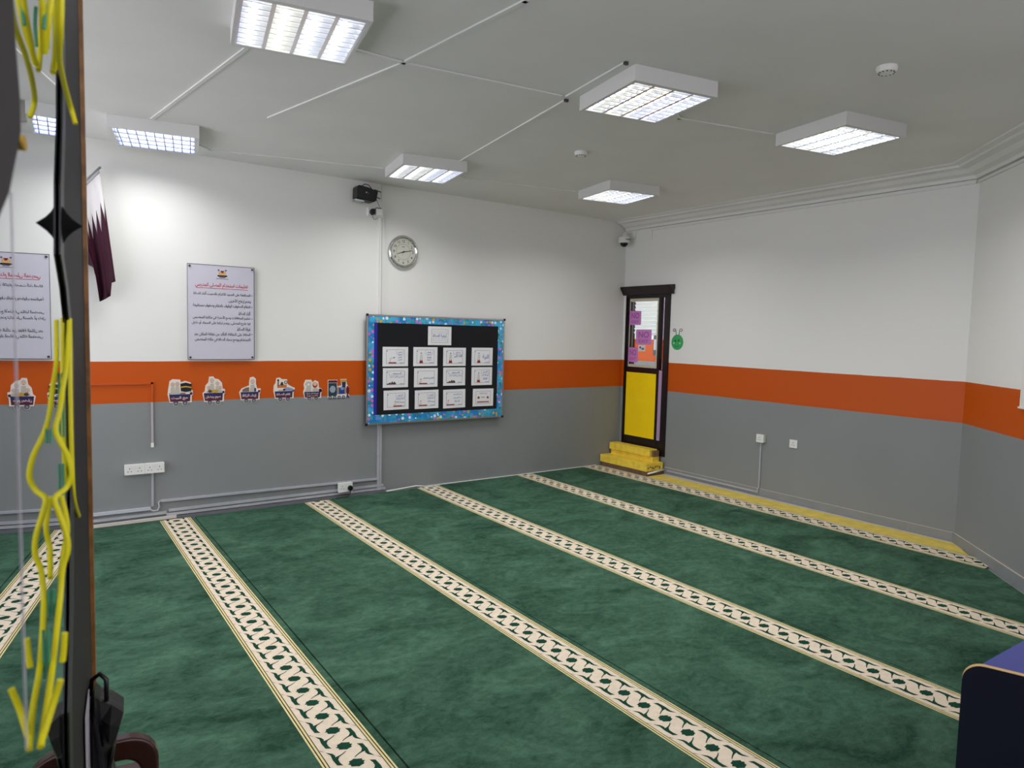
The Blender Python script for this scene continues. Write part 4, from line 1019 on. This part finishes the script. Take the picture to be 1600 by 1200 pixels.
# ---------------------------------------------------------------- low blue shelf unit at the lower right
def shelf_unit():
    c0 = V((-4.196,-5.595,0)); d1 = V((.334,-.943,0)).normalized(); nb = V((.943,.334,0)).normalized()
    t = thing('shelf_unit', c0, 'low blue shelf unit with shade-darkened panels and tan edges at the lower right corner', 'shelf')
    f = Fr(c0, d1, (0,0,1), nb)
    def rounded(w, h, r, z0=.0142):
        p = [(0,z0)]
        p += [(r-r*math.cos(q*math.pi/16), h-r+r*math.sin(q*math.pi/16)) for q in range(9)]
        p += [(w-r+r*math.sin(q*math.pi/16), h-r+r*math.cos(q*math.pi/16)) for q in range(9)]
        p += [(w,z0)]
        return p
    MB().prism(f, rounded(.42,.752,.05), 0, .018, M_navyshade, M_tan).build('end_panel', t)
    f2 = Fr(V((-3.05,-5.62,0)), d1, (0,0,1), nb)
    MB().prism(f2, rounded(.42,.752,.05), 0, .018, M_navyshade, M_tan).build('end_panel', t)
    for z in (.72, .42, .12):
        MB().prism(FL, [(-4.166,-5.602),(-3.056,-5.630),(-2.935,-5.96),(-4.046,-5.945)], z-.02, z, M_navytop, M_tape).build('shelf', t)
    MB().prism(FL, [(-4.046,-5.9465),(-2.935,-5.9615),(-2.93,-5.977),(-4.04,-5.962)], .0142, .70, M_navyshade).build('back_panel', t)
shelf_unit()

# ---------------------------------------------------------------- reflective partition at the left
def partition():
    t = thing('glass_partition', PL(.6,0,-.01), 'tall reflective glass partition with a black stile and brown edge at the left', 'partition')
    MB().box(PL, -.45, 1.498, .014, 2.75, -.014, 0, M_mirror).build('glass_pane', t)
    left = [(2.75,1.25),(2.068,1.129),(1.985,1.127),(1.897,1.104),(1.814,1.057),(1.725,1.035),(1.688,1.098),(1.646,1.137),(1.592,1.166),(1.467,1.143),(1.384,1.108),(1.265,1.065),(1.161,1.006),(.9,.98),(.014,.95)]
    MB().prism(PL, [(a, z) for z, a in left]+[(1.497,.014),(1.497,2.75)], .0004, .0016, mat('stile_grey',(46,44,46),.55,spec=.1)).build('stile', t)
    b = MB()
    b.strip([PL(a-.0, z, .0028) for z, a in left], PT, .045, .002, M_black)
    b.build('black_trim', t)
    MB().box(PL, 1.4985, 1.520, .014, 2.75, -.016, .008, M_gold, M_gold).build('edge_strip', t)
    fr = Fr(PL(1.05,1.765,.004), PT, (0,0,1), PN)
    MB().ring(fr, 0, 0, [(.023,0),(.0155,.004),(.0085,.010),(.003,.017),(0,.021)], mat('matt_black',(10,10,12),.8,spec=.1), 20).build('knob', t, smooth=True)
    MB().box(PL, 1.24, 1.34, .72, 1.02, .0046, .0056, M_tape).build('tape_strip', t)
    for a, z0, z1 in ((1.08,.72,.93),(1.40,.74,.93)): MB().box(PL, a, a+.05, z0, z1, .0058, .0066, M_cream).build('tape_scrap', t)
    MB().box(PL,   .651, .654, 1.30, 1.74, .0004, .0008, M_tape).build('pale_strip', t)  # thin pale streak down the glass
    MB().prism(PL, [(.45,2.75),(.666,2.75),(.668,1.886),(.676,1.851),(.690,1.822),(.690,1.795),(.665,1.772),(.62,1.735),(.55,1.70),(.45,1.68)], .0006, .003, mat('matt_grey',(70,66,68),.8,spec=.15)).build('grey_patch', t)  # flat dark grey shape with a rounded lower edge
    MB().disc(PL, .716, 1.791, .012, .006, .0005, .003, mat('amber_dot',(190,150,40),.5), 14).build('dot_sticker', t)
    # ribbons
    def ribbon(root, pts, m=M_ribbon, w=.010):
        # smooth the path
        P = [V(p) for p in pts]; out = []
        for i in range(len(P)-1):
            p0, p1, p2, p3 = P[max(i-1,0)], P[i], P[i+1], P[min(i+2,len(P)-1)]
            for q in range(6):
                s = q/6; out.append(.5*((2*p1)+(p2-p0)*s+(2*p0-5*p1+4*p2-p3)*s*s+(3*p1-p0-3*p2+p3)*s**3))
        out.append(P[-1])
        MB().tube([PL(p.x, p.y, max(p.z, .0004)+w*.31) for p in out], w*.29, m, 8).build('ribbon_strand', root, smooth=True, auto=True)
    g = thing('ribbon_streamer', PL(.9,1.45,.005), 'long yellow ribbon streamer looped down the glass partition', 'ribbon')
    ribbon(g, [(1.07,1.645,.004),(1.04,1.593,.0025),(.98,1.565,.002),(.94,1.542,.0015),(.89,1.528,.0012),(.88,1.515,.0058),(.88,1.499,.0124),(.88,1.479,.0157),(.88,1.464,.0106),(.87,1.456,.0012),(.87,1.440,.004),(.87,1.418,.010),(.87,1.398,.0115),(.87,1.378,.0065),(.86,1.346,.0040),(.80,1.305,.0022),(.74,1.29,.0022),(.70,1.274,.001)])
    ribbon(g, [(1.12,1.648,.001),(1.11,1.60,.0012),(1.10,1.54,.0012),(1.10,1.46,.0012),(1.12,1.40,.0012),(1.20,1.355,.0015)])
    ribbon(g, [(.93,1.445,.002),(.93,1.41,.007),(.93,1.385,.004),(.90,1.36,.0015)])
    ribbon(g, [(.72,1.322,.0150),(.72,1.30,.0088),(.71,1.276,.0015)])
    ribbon(g, [(.80,1.334,.0126),(.80,1.318,.0115),(.80,1.305,.0102)])
    for a, z0, z1 in ((1.02,1.50,1.58),(1.0,1.42,1.47),(.86,1.33,1.36),(.80,1.29,1.34),(.87,1.515,1.53)): ribbon(g, [(a,z1,.0003),(a,(z0+z1)/2,.0004),(a,z0,.0003)], M_teal, .005)
    h = thing('ribbon_bunch', PL(.9,1.95,.005), 'bunch of yellow ribbons hanging from the top of the glass partition', 'ribbon')
    ribbon(h, [(.86,2.08,.012),(.85,2.0,.0175),(.85,1.963,.0182),(.86,1.935,.016),(.90,1.92,.012),(.95,1.912,.012),(1.0,1.90,.0145),(1.0,1.88,.0195)])
    ribbon(h, [(.84,2.08,.006),(.84,1.98,.0115),(.84,1.94,.008),(.86,1.915,.003)])
    ribbon(h, [(.90,2.08,.010),(.89,1.99,.013),(.90,1.95,.011),(.93,1.92,.006)])
    ribbon(h, [(.82,2.08,.003),(.82,1.97,.005),(.83,1.94,.004),(.86,1.912,.002)])
    ribbon(h, [(1.0,2.08,.003),(.98,2.0,.0035),(.96,1.95,.004),(.93,1.915,.0035)])
    for a, z0, z1, c in ((.83,1.925,1.955,.006),(.9,1.93,1.97,.003),(.96,2.0,2.06,.006)): ribbon(h, [(a,z1,c),(a,(z0+z1)/2,c+.001),(a,z0,c)], M_teal, .006)
partition()

# ---------------------------------------------------------------- brown chair and black bag beyond the partition
def chair():
    base = PL(1.60,0,-.12)
    t = thing('plastic_chair', (base.x, base.y, .012), 'dark brown plastic chair behind the end of the glass partition', 'chair')
    f = Fr(base, -PN*-1, (0,0,1), PT)     # a across (towards the room +), b up, c away from the camera
    A0, A1 = -.27, .235
    def rr(a0, a1, b0, b1, r, n=6):
        p = []
        for cx, cy, s in ((a1-r,b1-r,0),(a0+r,b1-r,1),(a0+r,b0+r,2),(a1-r,b0+r,3)):
            for q in range(n+1):
                w = (s+q/n)*math.pi/2; p.append((cx+r*math.cos(w), cy+r*math.sin(w)))
        return p
    # open backrest: a rounded hoop, a middle splat and a lower rail, leaning slightly back to the camera
    out, inn = rr(A0,A1,.46,.795,.06), rr(A0+.034,A1-.034,.49,.748,.035)
    b = MB(); k = len(out)
    def lean(a, z, c): return f(a, z, c-(z-.42)*.10)
    b.v = [tuple(lean(a,z,0)) for a,z in out]+[tuple(lean(a,z,0)) for a,z in inn]+[tuple(lean(a,z,.032)) for a,z in out]+[tuple(lean(a,z,.032)) for a,z in inn]
    b.mi(M_choc)
    for i in range(k):
        j = (i+1)%k
        for q in ([i,j,k+j,k+i],[2*k+i,3*k+i,3*k+j,2*k+j],[i,2*k+i,2*k+j,j],[k+i,k+j,3*k+j,3*k+i]): b.f.append(q); b.m.append(0)
    b.build('backrest', t, smooth=True, auto=True, bevel=.006, seg=3)
    MB().prism(f, rr(A0+.1,A1-.1,.492,.745,.02), -.022, .0, M_choc).build('back_splat', t)
    MB().prism(Fr(base, PN, PT, (0,0,1)), rr(A0-.01,A1+.0,.03,.47,.05), .425, .455, M_choc).build('seat', t, bevel=.008)
    for a, c in ((A0+.03,.07),(A1-.05,.07),(A0+.03,.43),(A1-.05,.43)):
        e = (-1 if a < 0 else 1)*.02
        MB().tube([f(a,.43,c), f(a+e,.0135,c+(.03 if c > .2 else -.03))], [.024,.017], M_choc, 10).build('leg', t, smooth=True)
    for a in (A0+.02, A1-.02):
        MB().box(f, a-.015, a+.015, .40, .50, .0, .06, M_choc).build('back_post', t)
    q = thing('black_bag', (base.x, base.y, .70), 'crumpled black bag hanging against the foot of the partition edge', 'bag')
    # jagged bag silhouette with puffed middle
    sil = [(.123,.70),(.19,.71),(.172,.79),(.156,.865),(.166,.925),(.176,.967),(.158,.982),(.140,.990),(.1325,1.008),(.128,.985),(.123,.975)]
    b = MB(); n = len(sil); cx = sum(p[0] for p in sil)/n; cz = sum(p[1] for p in sil)/n
    rings = [(1,-.225),(1.0,-.255),(.75,-.28),(.35,-.288)]
    vs = []
    for s, c in [(1,-.20)]+rings:
        for i, (a, z) in enumerate(sil): vs.append(tuple(f(max(.1235, cx+(a-cx)*s), cz+(z-cz)*s, c+.008*math.sin(i*2.3+s*5))))
    b.v = vs; b.mi(M_bag)
    for r in range(len(rings)):
        for i in range(n):
            j = (i+1)%n; b.f.append([r*n+i, r*n+j, (r+1)*n+j, (r+1)*n+i]); b.m.append(0)
    b.f.append([len(rings)*n+i for i in range(n)]); b.m.append(0); b.f.append(list(range(n))[::-1]); b.m.append(0)
    b.build('bag_body', q, smooth=False)
    MB().tube([f(.15,.985,-.24),f(.15,1.02,-.235),f(.14,1.03,-.23),f(.128,1.02,-.225),f(.124,.99,-.22)], .004, M_bag, 8).build('bag_strap', q, smooth=True)
chair()

# ---------------------------------------------------------------- camera and view
f, yaw, pitch, roll = 1083.87, .6276, .0733, .0245
fw = V((math.sin(yaw)*math.cos(pitch), math.cos(yaw)*math.cos(pitch), -math.sin(pitch)))
r = V((math.cos(yaw), -math.sin(yaw), 0)); u = r.cross(fw)
r2 = r*math.cos(roll)+u*math.sin(roll); u2 = -r*math.sin(roll)+u*math.cos(roll)
cd = bpy.data.cameras.new('camera'); cam = bpy.data.objects.new('camera', cd); COL.objects.link(cam)
M = Matrix((r2, u2, -fw)).transposed().to_4x4(); M.translation = CAM; cam.matrix_world = M
cd.sensor_width = 36; cd.sensor_fit = 'HORIZONTAL'; cd.lens = f/1600*36; cd.clip_start = .02
cd.dof.use_dof = True; cd.dof.focus_distance = 4.5; cd.dof.aperture_fstop = 7
SC.camera = cam
w = bpy.data.worlds.new('world'); SC.world = w; w.use_nodes = True
w.node_tree.nodes['Background'].inputs[0].default_value = (.97,.95,1.04,1); w.node_tree.nodes['Background'].inputs[1].default_value = 2.95  # ambient fill added through the wall openings to brighten ceiling and walls
SC.view_settings.view_transform = 'Standard'; SC.view_settings.look = 'None'; SC.view_settings.gamma = 1; SC.view_settings.use_curve_mapping = False
SC.view_settings.exposure = 0.0
SC.cycles.max_bounces = 12; SC.cycles.diffuse_bounces = 6; SC.cycles.glossy_bounces = 6
SC.cycles.use_denoising = True
SC.cycles.sample_clamp_indirect = 4
for o in bpy.data.objects:
    if '_org' in o: del o['_org']
